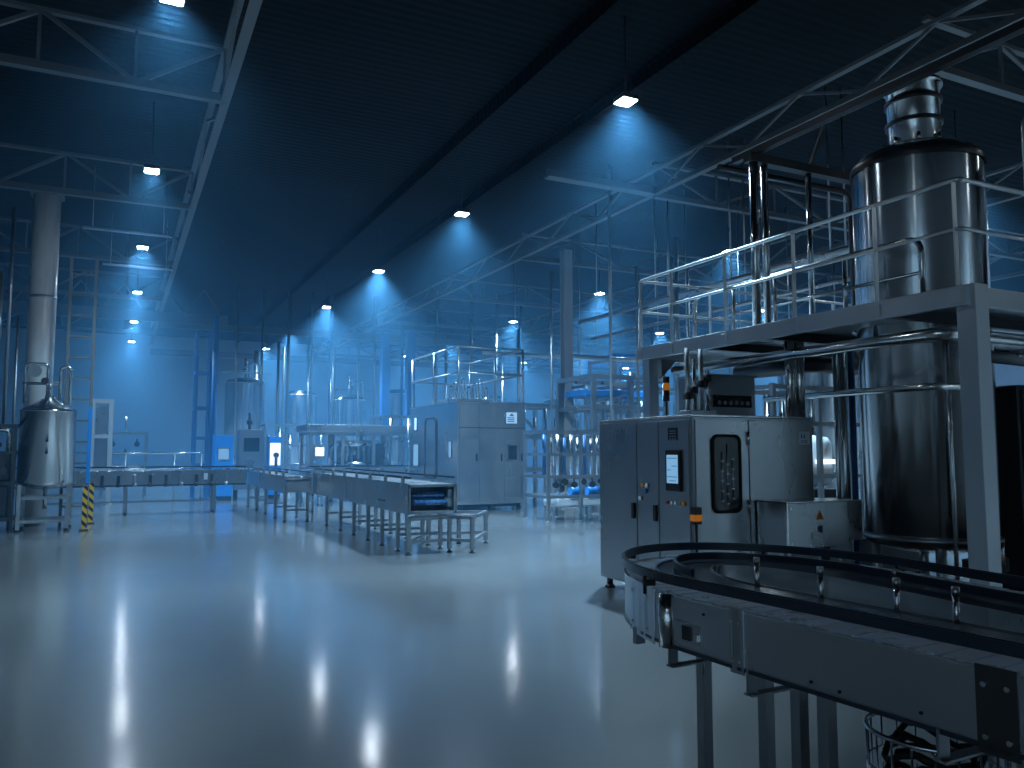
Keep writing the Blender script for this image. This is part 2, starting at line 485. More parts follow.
def bat(s_, d):
    """point at run length s_ and outward offset d, with its outward normal"""
    i = 0
    lo, hi = 0, len(BS) - 2
    while lo < hi:
        m_ = (lo + hi + 1) // 2
        if BS[m_] <= s_: lo = m_
        else: hi = m_ - 1
    i = lo; t_ = min(1, max(0, (s_ - BS[i]) / (BS[i + 1] - BS[i])))
    n = (BN[i].lerp(BN[i + 1], t_)).normalized()
    return BASE[i].lerp(BASE[i + 1], t_) + n * d, n
STOT = BS[-1]
def s_at_y(y, far=False):
    best = min(range(61) if not far else range(120, len(BASE)), key=lambda i: abs(BASE[i].y - y)); return BS[best]

def ustrip(mb, d0, d1, z0, z1, i0=0, i1=None, tp=False):
    """solid band between outward offsets d0 < d1 and heights z0 < z1 along the U"""
    R = []
    for i, (p, n) in list(enumerate(zip(BASE, BN)))[i0:i1]:
        e = tip(i) if tp else 0.0
        a, c = p + n * (d0 + e), p + n * (d1 + e)
        R.append([mb.bm.verts.new(v) for v in ((a.x, a.y, z0), (c.x, c.y, z0), (c.x, c.y, z1), (a.x, a.y, z1))])
    for p, q in zip(R, R[1:]):
        for j in range(4): mb._quad((p[j], p[(j + 1) % 4], q[(j + 1) % 4], q[j]))
    mb._quad(list(reversed(R[0]))); mb._quad(R[-1])
    return mb

DO, DI = 0.03, -0.50
def tip(i): return -0.075 * math.sin(PI * min(1, max(0, (i - 46) / 66.0))) ** 2      # the plate runs closer in round the turn
def tip_s(s_): return tip(min(range(len(BS)), key=lambda i: abs(BS[i] - s_)))
t = thing('curved_conveyor', 'large U-shaped steel slat conveyor with black guide rails filling the lower right corner', 'conveyor', (XC, YC, 0))
ustrip(MB(), DO - 0.006, DO, ZB - 0.225, ZB - 0.010, tp=True).build('outer_side_plate', 'plate', t)
ustrip(MB(), DO - 0.012, DO + 0.008, ZB - 0.236, ZB - 0.222, tp=True).build('lower_edge_trim', 'rail', t)
ustrip(MB(), DO - 0.008, DO + 0.003, ZB - 0.011, ZB - 0.003, tp=True).build('upper_edge_trim', 'polish', t)
ustrip(MB(), DI - 0.004, DI + 0.004, ZB - 0.11, ZB + 0.004).build('inner_side_plate', 'steel', t)
ustrip(MB(), DI - 0.13, DI - 0.004, ZB - 0.055, ZB - 0.050, 0, 75).build('inner_lip', 'galv', t)
ustrip(MB(), DI + 0.004, -0.06, ZB - 0.06, ZB - 0.04).build('carry_bed', 'darksteel', t)
ustrip(MB(), DI + 0.004, -0.215, ZB - 0.01, ZB - 0.002).build('slide_bed', 'slide', t)
ustrip(MB(), -0.215, -0.205, ZB - 0.01, ZB + 0.008).build('bed_edge', 'bluepipe', t)
pts = [BASE[i] + BN[i] * (DI - 0.006) for i in range(len(BASE))]
MB().prism([(p.x, p.y, ZB - 0.22) for p in pts], (0, 0, 0.005)).build('recess_shade', 'black', t)  # black sheet standing for the shade in the recess inside the loop
# the slats of the outer belt: short overlapping plates with a toothed outer end
mb = MB(); s_ = 0.02; k = 0
while s_ + 0.045 < STOT:
    z1 = ZB - 0.003 if k % 2 else ZB
    e_ = tip_s(s_ + 0.022)
    q = [bat(s_ + u, d if d < -0.1 else d + e_)[0] for u, d in ((0.001, -0.203), (0.001, -0.02), (0.011, DO - 0.010), (0.034, DO - 0.010), (0.0445, -0.02), (0.0445, -0.203))]
    mb.prism([(v.x, v.y, ZB - 0.012) for v in q], (0, 0, z1 - ZB + 0.012))
    s_ += 0.046; k += 1
mb.build('slat_belt', 'belt', t)
ustrip(ustrip(MB(), -0.046, -0.024, ZB + 0.030, ZB + 0.068), -0.041, -0.029, ZB + 0.068, ZB + 0.074).build('outer_guide_rail', 'rail', t)
ustrip(ustrip(MB(), -0.318, -0.300, ZB + 0.012, ZB + 0.042, 66, None), -0.316, -0.302, ZB + 0.042, ZB + 0.049, 66, None).build('inner_guide_rail', 'rail', t)
def rail_post(p, h=0.10):
    o = MB().cyl((p.x, p.y, ZB - 0.05), (p.x, p.y, ZB + h), 0.0115, 14).build('rail_post', 'polish', t)
    MB().cyl((p.x, p.y, ZB + h - 0.005), (p.x, p.y, ZB + h + 0.03), 0.0145, 14).build('clamp', 'galv', o)
for y in (2.88, 2.54, 2.21, 1.92, 1.45): rail_post(bat(s_at_y(y), DI + 0.012)[0])
for y in (2.7, 1.9, 1.2): rail_post(bat(s_at_y(y, True), -0.309)[0], 0.03)
def clamp_out(s_):
    p, d = bat(s_, 0.0); c = p + Vector((0, 0, ZB + 0.02))
    MB().bar(c - d * 0.03, c + d * 0.03, 0.022, 0.03, bev=0.003).cyl(c + d * 0.022 - Vector((0, 0, 0.05)), c + d * 0.022 + Vector((0, 0, 0.035)), 0.009, 10).build('rail_clamp', 'black', t)
ST = BS[60]; SE = BS[120]
for f_ in (0.06, 0.40, 0.72, 1.0): clamp_out(ST + (SE - ST) * f_)
clamp_out(s_at_y(2.0, True))
def joint_plate(s0, wd, mt='plate', bolts=True):
    mb = MB(); n = 10
    z0, z1 = ZB - 0.25, ZB + 0.004
    rows = []
    for e in (DO + 0.001, DO + 0.008):
        rows.append([[mb.bm.verts.new((v.x, v.y, z)) for z in (z0, z1)] for v in [bat(s0 + wd * (i / n - 0.5), e + tip_s(s0 + wd * (i / n - 0.5)))[0] for i in range(n + 1)]])
    a, c = rows
    for u in (a, c):
        for i in range(n): mb._quad((u[i][0], u[i + 1][0], u[i + 1][1], u[i][1]))
    for i in range(n):
        mb._quad((a[i][0], a[i + 1][0], c[i + 1][0], c[i][0])); mb._quad((a[i][1], a[i + 1][1], c[i + 1][1], c[i][1]))
    for i in (0, n): mb._quad((a[i][0], c[i][0], c[i][1], a[i][1]))
    o = mb.build('joint_plate', mt, t)
    for fz in (0.05, 0.20):
        for fx in (0.22, 0.78):
            v, d = bat(s0 + wd * (fx - 0.5), DO + 0.008 + tip_s(s0 + wd * (fx - 0.5))); c_ = Vector((v.x, v.y, ZB - fz))
            MB().cyl(c_ - d * 0.002, c_ + d * 0.008, 0.008, 10).build('bolt', 'polish', o)
    return o
joint_plate(ST + 0.30, 0.34)
j_ = joint_plate(s_at_y(2.54), 0.075, 'sheet')
joint_plate(s_at_y(1.52), 0.12, 'darkplate')
def side_box(name, y, z, w_, h, mt, par=t, e=0.006):
    v, d = bat(s_at_y(y), DO + tip_s(s_at_y(y)))
    sd = Vector((-d.y, d.x, 0))
    return MB().obox((v.x + d.x * e / 2, v.y + d.y * e / 2, z), (e, w_, h), Matrix((d, sd, Vector((0, 0, 1)))).transposed(), 0.001).build(name, mt, par)
for y, z in ((2.70, 0.05), (2.74, 0.05), (2.2, 0.195), (2.05, 0.20), (1.78, 0.19)):
    v, d = bat(s_at_y(y), DO); c = Vector((v.x, v.y, ZB - z))
    MB().cyl(c - d * 0.002, c + d * 0.006, 0.006, 8).build('bolt', 'darksteel', t)
h = side_box('hatch', 2.83, ZB - 0.15, 0.17, 0.09, 'steel')
side_box('latch', 2.86, ZB - 0.15, 0.05, 0.06, 'darksteel', h, 0.014)
side_box('latch', 2.79, ZB - 0.16, 0.02, 0.03, 'polish', h, 0.014)
# bright rounded bearing cover at the start of the near limb
v, d = bat(s_at_y(2.94), DO + tip_s(s_at_y(2.94)))
MB().cyl((v.x + 0.012, v.y + 0.03, ZB - 0.24), (v.x + 0.012, v.y + 0.03, ZB - 0.004), 0.045, 20).build('bearing_cover', 'polish', t)
for y, w_ in ((3.18, 0.30), (2.50, 0.34), (1.70, 0.3)):
    v, d = bat(s_at_y(y), DO - 0.012 + tip_s(s_at_y(y)))
    MB().bar((v.x, v.y, ZB - 0.22), (v.x, v.y, 0.645), 0.050, 0.008).bar((v.x - 0.02, v.y, 0.648), (v.x + w_, v.y + 0.01, 0.648), 0.045, 0.008).build('hanger_bracket', 'galv', t)
v, d = bat(ST + 0.36, DO - 0.012 + tip_s(ST + 0.36))
MB().bar((v.x, v.y, ZB - 0.22), (v.x, v.y, ZB - 0.30), 0.05, 0.03).build('stub_bracket', 'galv', t)
for x, y in ((2.55, 3.12), (2.68, 2.85), (2.63, 2.60), (2.52, 2.35), (3.55, 2.35), (3.40, 1.3), (2.60, 1.62), (2.62, 0.4)):
    lg = MB().box(x - 0.027, x + 0.027, y - 0.027, y + 0.027, 0.05, ZB - 0.06, bev=0.004).build('leg', 'galv', t)
    MB().lathe((x, y, 0), [(0, 0), (0.05, 0), (0.05, 0.012), (0.014, 0.03), (0.014, 0.06), (0, 0.06)], 16).build('foot', 'black', lg)

# wire cage full of dark hose under the conveyor
t = thing('wire_basket', 'round wire basket of dark tangled hose on the floor under the curved conveyor', 'basket', (2.93, 2.19, 0))
cx, cy = 2.93, 2.19
mb = MB().ring((cx, cy, 0.50), 0.25, 0.010).ring((cx, cy, 0.36), 0.25, 0.005).ring((cx, cy, 0.22), 0.25, 0.005).ring((cx, cy, 0.008), 0.25, 0.007)
for k in range(20):
    a = 2 * PI * k / 20
    mb.tube([(cx + 0.25 * math.cos(a), cy + 0.25 * math.sin(a), 0.008), (cx + 0.25 * math.cos(a), cy + 0.25 * math.sin(a), 0.50)], 0.004, 6)
mb.build('cage', 'steel', t)
hose = tag(MB().tube([(cx + (0.19 - 0.0022 * (i % 31)) * math.cos(i * 0.42), cy + (0.19 - 0.0022 * (i % 31)) * math.sin(i * 0.42), 0.06 + i * 0.0036 + 0.035 * math.sin(i * 1.3)) for i in range(118)], 0.013, 8).build('hose', 'rubber'),
    'black hose coiled inside the round wire basket under the conveyor', 'hose')

# ================================================================== NEAR CABINET (filler) with hopper and beacon
def legs_feet(t, pts, z1, r=0.03):
    for x, y in pts:
        MB().cyl((x, y, 0.03), (x, y, z1), r, 12).lathe((x, y, 0), [(0, 0), (0.06, 0), (0.06, 0.015), (r, 0.04), (0, 0.04)], 16).build('foot', 'black', t)

def rrect(cx, cz, w_, h_, r, n=6):
    P = []
    for sx, sz, a0 in ((1, 1, 0), (-1, 1, PI / 2), (-1, -1, PI), (1, -1, 3 * PI / 2)):
        for i in range(n + 1):
            a = a0 + PI / 2 * i / n
            P.append((cx + sx * (w_ / 2 - r) + r * math.cos(a), cz + sz * (h_ / 2 - r) + r * math.sin(a)))
    return P
def rr_y(y, cx, cz, w_, h_, r): return [(x, y, z) for x, z in rrect(cx, cz, w_, h_, r)]
def rr_x(x, cy, cz, w_, h_, r): return [(x, y, z) for y, z in rrect(cy, cz, w_, h_, r)]

def frame_ring(outer, inner, vec):
    mb = MB(); vec = Vector(vec)
    a = [mb.bm.verts.new(Vector(p)) for p in outer]; b_ = [mb.bm.verts.new(Vector(p)) for p in inner]
    c = [mb.bm.verts.new(Vector(p) + vec) for p in outer]; d = [mb.bm.verts.new(Vector(p) + vec) for p in inner]
    n = len(a)
    for i in range(n):
        j = (i + 1) % n
        for q in ((a[i], a[j], b_[j], b_[i]), (c[i], c[j], d[j], d[i]), (a[i], a[j], c[j], c[i]), (b_[i], b_[j], d[j], d[i])): mb._quad(q)
    return mb

CX0, CX1, CY0, CY1, CZ0, CZ1 = 5.15, 6.80, 6.42, 8.14, 0.12, 1.94
t = thing('filling_machine', 'large brushed steel filling machine cabinet with lit touch screen below the platform', 'machine', ((CX0 + CX1) / 2, (CY0 + CY1) / 2, 0))
MB().box(CX0, CX1, CY0, CY1, CZ0, CZ1, bev=0.012).build('body', 'sheet', t)
MB().box(CX0 - 0.01, CX1 + 0.01, CY0 - 0.01, CY1 + 0.01, CZ1 - 0.006, CZ1 + 0.018, bev=0.006).build('top_lip', 'steel', t)
# hall-side doors
for a, b_, nm in ((7.36, 8.11, 'door'), (6.96, 7.345, 'door'), (6.45, 6.945, 'door')):
    MB().box(CX0 - 0.018, CX0 - 0.001, a, b_, CZ0 + 0.03, CZ1 - 0.03, bev=0.005).build(nm, 'sheet', t)
doors = [o for o in t.children if o.name.startswith('door')]
# front doors (towards the foreground conveyor)
for a, b_ in ((CX0 + 0.03, 5.87), (5.88, CX1 - 0.02)):
    doors.append(MB().box(a, b_, CY0 - 0.018, CY0 - 0.001, CZ0 + 0.03, CZ1 - 0.03, bev=0.005).build('door', 'sheet', t))
# touch screen on the hall side
XF = CX0 - 0.018
s0 = MB().box(XF - 0.03, XF, 6.56, 6.80, 1.18, 1.60, bev=0.008).build('touch_screen', 'black', doors[2])
s1 = MB().box(XF - 0.034, XF - 0.029, 6.59, 6.77, 1.26, 1.55).build('display', 'screen', t)
mb = MB()
for zz, ya, yb in ((1.52, 6.60, 6.76), (1.44, 6.60, 6.68), (1.40, 6.70, 6.76), (1.33, 6.60, 6.76), (1.29, 6.62, 6.72)):
    mb.box(XF - 0.0365, XF - 0.033, ya, yb, zz - 0.008, zz)
mb.build('display_rows', 'screen_dim', t)
mb = MB().box(XF - 0.006, XF, 6.62, 6.78, 1.70, 1.83, bev=0.002)
mb.build('name_plate', 'darksteel', t)
mb = MB()
for z in (1.79, 1.765, 1.735): mb.box(XF - 0.0075, XF - 0.005, 6.65, 6.75, z, z + 0.010)
for y in (6.66, 6.70, 6.74): mb.box(XF - 0.0075, XF - 0.005, y - 0.012, y + 0.008, 1.70, 1.72)
mb.build('plate_print', 'galv', t)
for y, mt in ((6.79, 'red'), (6.72, 'label'), (6.66, 'label'), (6.60, 'galv'), (6.53, 'orange')):
    MB().cyl((XF, y, 1.06), (XF - 0.022, y, 1.06), 0.018 if mt != 'orange' else 0.026, 14).build('push_button', mt, t)
for y, z, mt in ((7.22, 1.22, 'orange'), (7.15, 1.22, 'label'), (7.18, 1.16, 'bluepipe'), (7.27, 1.08, 'label')):
    MB().cyl((XF, y, z), (XF - 0.025, y, z), 0.024, 14).build('push_button', mt, t)
for d_, y in ((doors[0], 7.40), (doors[1], 7.00)):
    MB().box(XF - 0.03, XF, y - 0.02, y + 0.03, 0.85, 1.02, bev=0.006).build('handle', 'black', t)
# sight window on the front
YF = CY0 - 0.018
frame_ring(rr_y(YF, 5.565, 1.36, 0.38, 0.80, 0.08), rr_y(YF, 5.565, 1.36, 0.33, 0.74, 0.06), (0, -0.022, 0)).build('window_gasket', 'rubber', t)
MB().prism(rr_y(YF - 0.004, 5.565, 1.36, 0.34, 0.75, 0.06), (0, -0.006, 0)).build('sight_window', 'darkpane', t)
mb = MB()
for x, z0, z1 in ((5.50, 1.08, 1.58), (5.57, 1.05, 1.66), (5.64, 1.10, 1.52)):
    mb.cyl((x, YF - 0.013, z0), (x, YF - 0.013, z1), 0.007, 8)
    for q in range(5): mb.box(x - 0.02, x + 0.02, YF - 0.02, YF - 0.010, z0 + 0.1 * q, z0 + 0.1 * q + 0.012)
mb.build('nozzle_set', 'galv', t)
for x, z in ((5.86, 1.72), (5.86, 1.02)):
    MB().cyl((x, YF - 0.012, z - 0.07), (x, YF - 0.012, z + 0.07), 0.014, 10).build('hinge', 'polish', t)
MB().box(6.58, 6.74, YF - 0.004, YF, 1.66, 1.80).build('sticker', 'label', t)
mb = MB()
for x in (6.61, 6.65): mb.box(x, x + 0.016, YF - 0.006, YF - 0.003, 1.725, 1.765)
for z in (1.675, 1.695): mb.box(6.60, 6.70, YF - 0.006, YF - 0.003, z, z + 0.007)
mb.build('sticker_print', 'bluepipe', t)
# amber corner lamp
MB().box(CX0 - 0.055, CX0 + 0.03, CY0 - 0.10, CY0 - 0.02, 0.87, 1.04, bev=0.006).build('warning_lamp', 'black', t)
MB().box(CX0 - 0.060, CX0 + 0.03, CY0 - 0.105, CY0 - 0.02, 0.90, 0.965, bev=0.006).build('amber_lens', 'amber', t)
MB().tube([(CX0 - 0.01, CY0 - 0.06, 0.87), (CX0 - 0.01, CY0 - 0.06, 0.45), (CX0 - 0.01, CY0 - 0.015, 0.30)], 0.012, 8, 0.05).build('lamp_cable', 'rubber', t)
legs_feet(t, [(CX0 + 0.08, CY0 + 0.08), (CX0 + 0.08, CY1 - 0.08), (CX1 - 0.08, CY0 + 0.08), (CX1 - 0.08, CY1 - 0.08)], CZ0 + 0.01, 0.035)

t = thing('beacon_light', 'small amber and black beacon standing on the filling machine top', 'beacon', (5.36, 7.10, CZ1 + 0.018))
MB().cyl((5.36, 7.10, CZ1 + 0.018), (5.36, 7.10, 2.13), 0.012, 10).build('pole', 'black', t)
MB().cyl((5.36, 7.10, 2.13), (5.36, 7.10, 2.25), 0.035, 16).build('base', 'black', t)
MB().cyl((5.36, 7.10, 2.25), (5.36, 7.10, 2.33), 0.036, 16).build('amber_lens', 'amber', t)
MB().cyl((5.36, 7.10, 2.33), (5.36, 7.10, 2.40), 0.036, 16).build('cap', 'black', t)

t = thing('hopper', 'boxy steel hopper with dark slot on top of the filling machine', 'hopper', (6.47, 7.45, CZ1 + 0.018))
MB().box(6.10, 6.82, 7.3, 7.85, CZ1 + 0.018, 2.46, bev=0.01).build('body', 'sheet', t)
MB().box(6.08, 6.84, 7.28, 7.87, 2.46, 2.485, bev=0.005).build('lid', 'galv', t)
MB().box(6.17, 6.75, 7.285, 7.301, 2.10, 2.24, bev=0.003).build('slot', 'darkpane', t)
mb = MB()
for k in range(6): mb.cyl((6.25 + 0.085 * k, 7.27, 2.15), (6.25 + 0.085 * k, 7.29, 2.15), 0.025, 10)
mb.build('roller_row', 'galv', t)

# side cover box in front of the machine, with its warning label
t = thing('guard_box', 'low steel guard box with orange warning triangle in front of the filling machine', 'guard box', (6.38, 6.2, 0))
MB().box(5.95, 6.80, 5.98, 6.39, 0.62, 1.07, bev=0.006).build('body', 'sheet', t)
MB().box(5.94, 6.81, 5.97, 6.39, 1.07, 1.085, bev=0.004).build('lid', 'steel', t)
MB().box(5.945, 5.965, 5.968, 5.985, 0.62, 1.07).build('corner_strip', 'polish', t)
MB().prism([(6.40 + 0.062 * math.cos(PI / 2 + 2 * PI * k / 3), 5.978, 0.93 + 0.062 * math.sin(PI / 2 + 2 * PI * k / 3)) for k in range(3)], (0, -0.004, 0)).build('warning_triangle', 'orange', t)
MB().box(6.394, 6.406, 5.972, 5.974, 0.925, 0.962).box(6.394, 6.406, 5.972, 5.974, 0.908, 0.918).build('warning_mark', 'ink', t)
mb = MB().box(6.37, 6.39, 5.973, 5.979, 0.78, 0.83).box(6.40, 6.43, 5.973, 5.979, 0.77, 0.84)
mb.build('print_mark', 'ink', t)
MB().box(6.28, 6.31, 5.973, 5.979, 0.71, 0.77).build('small_sticker', 'label', t)
for x, z in ((6.73, 1.0), (6.0, 1.02), (6.0, 0.67)):
    MB().cyl((x, 5.98, z), (x, 5.967, z), 0.014, 10).build('bolt', 'polish', t)
for x, y in ((6.02, 6.05), (6.72, 6.05), (6.72, 6.32), (6.02, 6.32)):
    MB().box(x - 0.025, x + 0.025, y - 0.025, y + 0.025, 0.0, 0.62, bev=0.004).build('leg', 'galv', t)
t = thing('motor_box', 'plain dark steel box beside the guard box at the tank foot', 'box', (6.96, 6.2, 0))
MB().box(6.825, 7.06, 6.02, 6.40, 0.66, 1.08, bev=0.008).build('body', 'sheet', t)
MB().box(6.90, 6.98, 6.10, 6.32, 0.0, 0.66, bev=0.006).build('post', 'galv', t)

# ================================================================== ACCESS PLATFORM
PX0, PX1, PY0, PY1, PZ0, PZ1 = 6.2, 10.6, 4.2, 8.8, 2.79, 2.95
TX, TY, TR = 7.83, 5.80, 0.66
t = thing('access_platform', 'raised steel access platform with tube railing around the big tank', 'platform', ((PX0 + PX1) / 2, (PY0 + PY1) / 2, 0))
mb = MB()
angs = sorted([2 * PI * k / 48 for k in range(48)] + [math.atan2(y - TY, x - TX) % (2 * PI) for x in (PX0, PX1) for y in (PY0, PY1)])
def rect_hit(a):
    c, s_ = math.cos(a), math.sin(a)
    ts = []
    if c > 1e-9: ts.append((PX1 - TX) / c)
    if c < -1e-9: ts.append((PX0 - TX) / c)
    if s_ > 1e-9: ts.append((PY1 - TY) / s_)
    if s_ < -1e-9: ts.append((PY0 - TY) / s_)
    d = min(ts); return (TX + c * d, TY + s_ * d)
prev = None; first = None
cols = []
for a in angs:
    o_ = rect_hit(a); i_ = (TX + (TR + 0.05) * math.cos(a), TY + (TR + 0.05) * math.sin(a))
    cols.append([mb.bm.verts.new((o_[0], o_[1], z)) for z in (PZ1 - 0.04, PZ1)] + [mb.bm.verts.new((i_[0], i_[1], z)) for z in (PZ1, PZ1 - 0.04)])
for p, q in zip(cols, cols[1:] + cols[:1]):
    for j in range(4): mb._quad((p[j], p[(j + 1) % 4], q[(j + 1) % 4], q[j]))
mb.build('deck', 'galv', t)
for nm, a in (('fascia_beam', (PX0 - 0.01, PX0 + 0.05, PY0, PY1)), ('fascia_beam', (PX0, PX1, PY0 - 0.01, PY0 + 0.05)), ('fascia_beam', (PX0, PX1, PY1 - 0.05, PY1 + 0.01)), ('fascia_beam', (PX1 - 0.05, PX1, PY0, PY1))):
    MB().box(*a, PZ0, PZ1 + 0.01, bev=0.006).build(nm, 'bright', t)
for y in (5.0, 6.6, 7.6):
    MB().box(PX0, PX1, y - 0.04, y + 0.04, PZ0 + 0.02, PZ1 - 0.04).build('joist', 'darksteel', t) if abs(y - TY) > TR + 0.05 else None
for x, y in ((PX0 + 0.13, PY0 + 0.02), (PX0 + 0.10, PY1 - 0.12), (PX1 - 0.12, PY0 + 0.1), (PX1 - 0.12, PY1 - 0.12)):
    hw = 0.085 if y < 5 else 0.075
    MB().box(x - hw, x + hw, y - hw, y + hw, 0.0, PZ0 + (0.18 if (y < 5 and x < 7) else 0), bev=0.006).build('support_column', 'bright', t)
MB().prism([(PX0 + 0.17, 8.53, PZ0), (PX0 + 0.42, 8.53, PZ0), (PX0 + 0.17, 8.53, PZ0 - 0.25)], (0, 0.1, 0)).build('gusset', 'galv', t)
RZ, RM = 3.86, 3.44
for y in (4.26, 5.05, 6.05, 7.1, 8.1, 8.76):
    p = MB().bar((PX0 + 0.015, y, PZ1 - 0.05), (PX0 + 0.015, y, RZ), 0.045, 0.012).build('railing_post', 'bright', t)
    MB().box(PX0 - 0.022, PX0 - 0.008, y - 0.05, y + 0.05, PZ0 + 0.02, PZ1 - 0.02, bev=0.003).build('foot_plate', 'bright', p)
for x in (7.3, 8.4, 9.5):
    MB().bar((x, PY0 + 0.015, PZ1 - 0.05), (x, PY0 + 0.015, RZ), 0.012, 0.045).build('railing_post', 'bright', t)
for x in (7.4, 8.6, 9.8):
    MB().bar((x, PY1 - 0.03, PZ1 - 0.05), (x, PY1 - 0.03, RZ), 0.012, 0.045).build('railing_post', 'bright', t)
for z, nm in ((RZ, 'handrail'), (RM, 'mid_rail')):
    MB().tube([(PX1 - 0.1, PY0 + 0.015, z), (PX0 + 0.015, PY0 + 0.015, z), (PX0 + 0.015, PY1 - 0.03, z), (PX1 - 0.1, PY1 - 0.03, z)], 0.021 if z > 3.6 else 0.017, 10, 0.06).build(nm, 'bright', t)
# second, inner railing run (rounded ends), a thing of its own
t = thing('inner_railing', 'shorter round-cornered tube railing inside the platform edge railing', 'railing', (6.78, 6.4, PZ1))
MB().tube([(6.78, 8.35, PZ1 + 0.003), (6.78, 8.35, 3.62), (6.78, 5.0, 3.62), (6.78, 5.0, PZ1 + 0.003)], 0.03, 12, 0.16).build('hoop', 'polish', t)
MB().tube([(6.78, 8.35, 3.28), (6.78, 5.0, 3.28)], 0.018, 10).build('mid_rail', 'polish', t)
for y in (5.9, 6.9, 7.6): MB().cyl((6.78, y, PZ1 + 0.003), (6.78, y, 3.6), 0.022, 10).build('post', 'polish', t)

# twin risers at the platform middle and their head beam
for k, (x, y) in enumerate(((6.36, 6.75), (6.52, 6.75))):
    pipe(['left riser of the bright twin pipes rising through the platform', 'right riser of the bright twin pipes rising through the platform'][k],
         [(x, y, PZ1 + 0.003), (x, y, 4.857)], 0.05 if k == 0 else 0.042, 'polish', 'riser', 'riser_pipe', n=16)
t = thing('overhead_frame', 'dark overhead pipe frame resting on the twin risers beside the tank', 'frame', (7.0, 6.62, 4.86))
MB().box(6.28, 9.4, 6.70, 6.82, 4.86, 4.96).build('head_beam', 'darksteel', t)
MB().box(6.36, 6.44, 3.0, 7.1, 4.96, 5.03).build('long_beam', 'darksteel', t)
MB().bar((7.25, 6.76, 4.96), (7.5, 6.76, 5.5), 0.03).build('diagonal_brace', 'girder', t)
pipe('long bright pipe running overhead along the hall above the platform', [(6.75, 2.2, 5.2), (6.75, 7.3, 5.2)], 0.035, 'polish')
pipe('thin pipe beside the long bright overhead pipe', [(6.9, 2.2, 5.22), (6.9, 7.3, 5.22)], 0.02, 'galv')
pipe('dark overhead pipe bending down behind the big tank neck', [(6.6, 7.6, 5.12), (8.9, 7.6, 5.12), (8.9, 7.6, PZ1 + 0.003)], 0.04, 'darksteel', bend=0.2)
pipe('slim riser close to the left side of the big tank', [(7.22, 6.76, PZ1 + 0.003), (7.22, 6.76, 4.86)], 0.035, 'polish', 'riser', 'riser_pipe')

# ================================================================== TANKS
def vessel(label, x, y, R, z0, z1, dome=0.25, neck=None, legs=4, mt='round', bands=2, detail=True, cone=False, group=None, n=48, name='process_tank', zf=0.0):
    t = thing(name, label, 'tank', (x, y, zf), group)
    MB().lathe((x, y, 0), [(0, z0 - R * 0.16), (R * 0.5, z0 - R * 0.12), (R * 0.86, z0 - R * 0.05), (R, z0 + R * 0.05), (R, z1)], n).build('shell', mt, t)
    nr = neck[0] if neck else 0.0
    prof = [(R, z1)]
    if cone: prof += [(R, z1 + 0.02), (nr if nr else 0.04, z1 + dome)]
    else:
        for k in range(1, 9):
            a = PI / 2 * k / 8; prof.append((max(R * math.cos(a), nr), z1 + dome * math.sin(a)))
    prof.append((0, prof[-1][1]))
    MB().lathe((x, y, 0), prof, n).build('dome', mt, t)
    for k in range(bands):
        zz = z0 + R * 0.1 + (z1 - z0 - R * 0.1) * (k + 0.0) / max(1, bands - 1) if bands > 1 else z1
        MB().lathe((x, y, 0), [(R, zz - 0.02), (R + 0.012, zz - 0.02), (R + 0.012, zz + 0.02), (R, zz + 0.02)], n).build('weld_band', 'galv', t)
    if neck:
        nr, nz = neck
        MB().lathe((x, y, 0), [(nr, z1 + dome * 0.75), (nr, nz - 0.05), (nr * 1.12, nz - 0.05), (nr * 1.12, nz), (nr * 0.9, nz + 0.03), (0, nz + 0.05)], 32).build('neck', 'polish', t)
        for q in (0.35, 0.7):
            zz = z1 + dome + (nz - z1 - dome) * q
            MB().lathe((x, y, 0), [(nr, zz - 0.02), (nr + 0.025, zz - 0.02), (nr + 0.025, zz + 0.02), (nr, zz + 0.02)], 32).build('neck_flange', 'darksteel', t)
    for k in range(legs):
        a = PI / 4 + 2 * PI * k / legs
        lx, ly = x + R * 0.82 * math.cos(a), y + R * 0.82 * math.sin(a)
        lg = MB().cyl((lx, ly, zf + 0.02), (lx, ly, z0 + R * 0.04), 0.05 * min(1, R / 0.6), 12).lathe((lx, ly, zf), [(0, 0), (0.08, 0), (0.08, 0.02), (0, 0.02)], 14).build('leg', 'galv', t)
    return t

t = vessel('tall steel tank with narrow neck standing through the platform', TX, TY, TR, 0.62, 4.72, 0.24, (0.27, 5.66), 4, 'round', 3)
MB().lathe((TX, TY, 0), [(TR + 0.013, 4.66), (TR + 0.02, 4.70), (TR + 0.013, 4.74), (TR, 4.76)], 48).build('shoulder_ring', 'darksteel', t)
MB().cyl((TX - 0.10, TY - TR + 0.04, 1.0), (TX - 0.10, TY - TR - 0.03, 1.0), 0.12, 24).build('manway', 'steel', t)
for k in range(8):
    a = 2 * PI * k / 8
    MB().cyl((TX + 0.3 * math.cos(a), TY + 0.3 * math.sin(a), 4.93), (TX + 0.3 * math.cos(a), TY + 0.3 * math.sin(a), 5.02), 0.02, 8).build('lid_clamp', 'polish', t)
pipe('slender steel level pipe up the face of the tall necked tank', [(TX - 0.42, TY - 0.56, 0.9), (TX - 0.42, TY - 0.56, 2.7)], 0.014, 'polish', 'pipe', 'level_pipe')

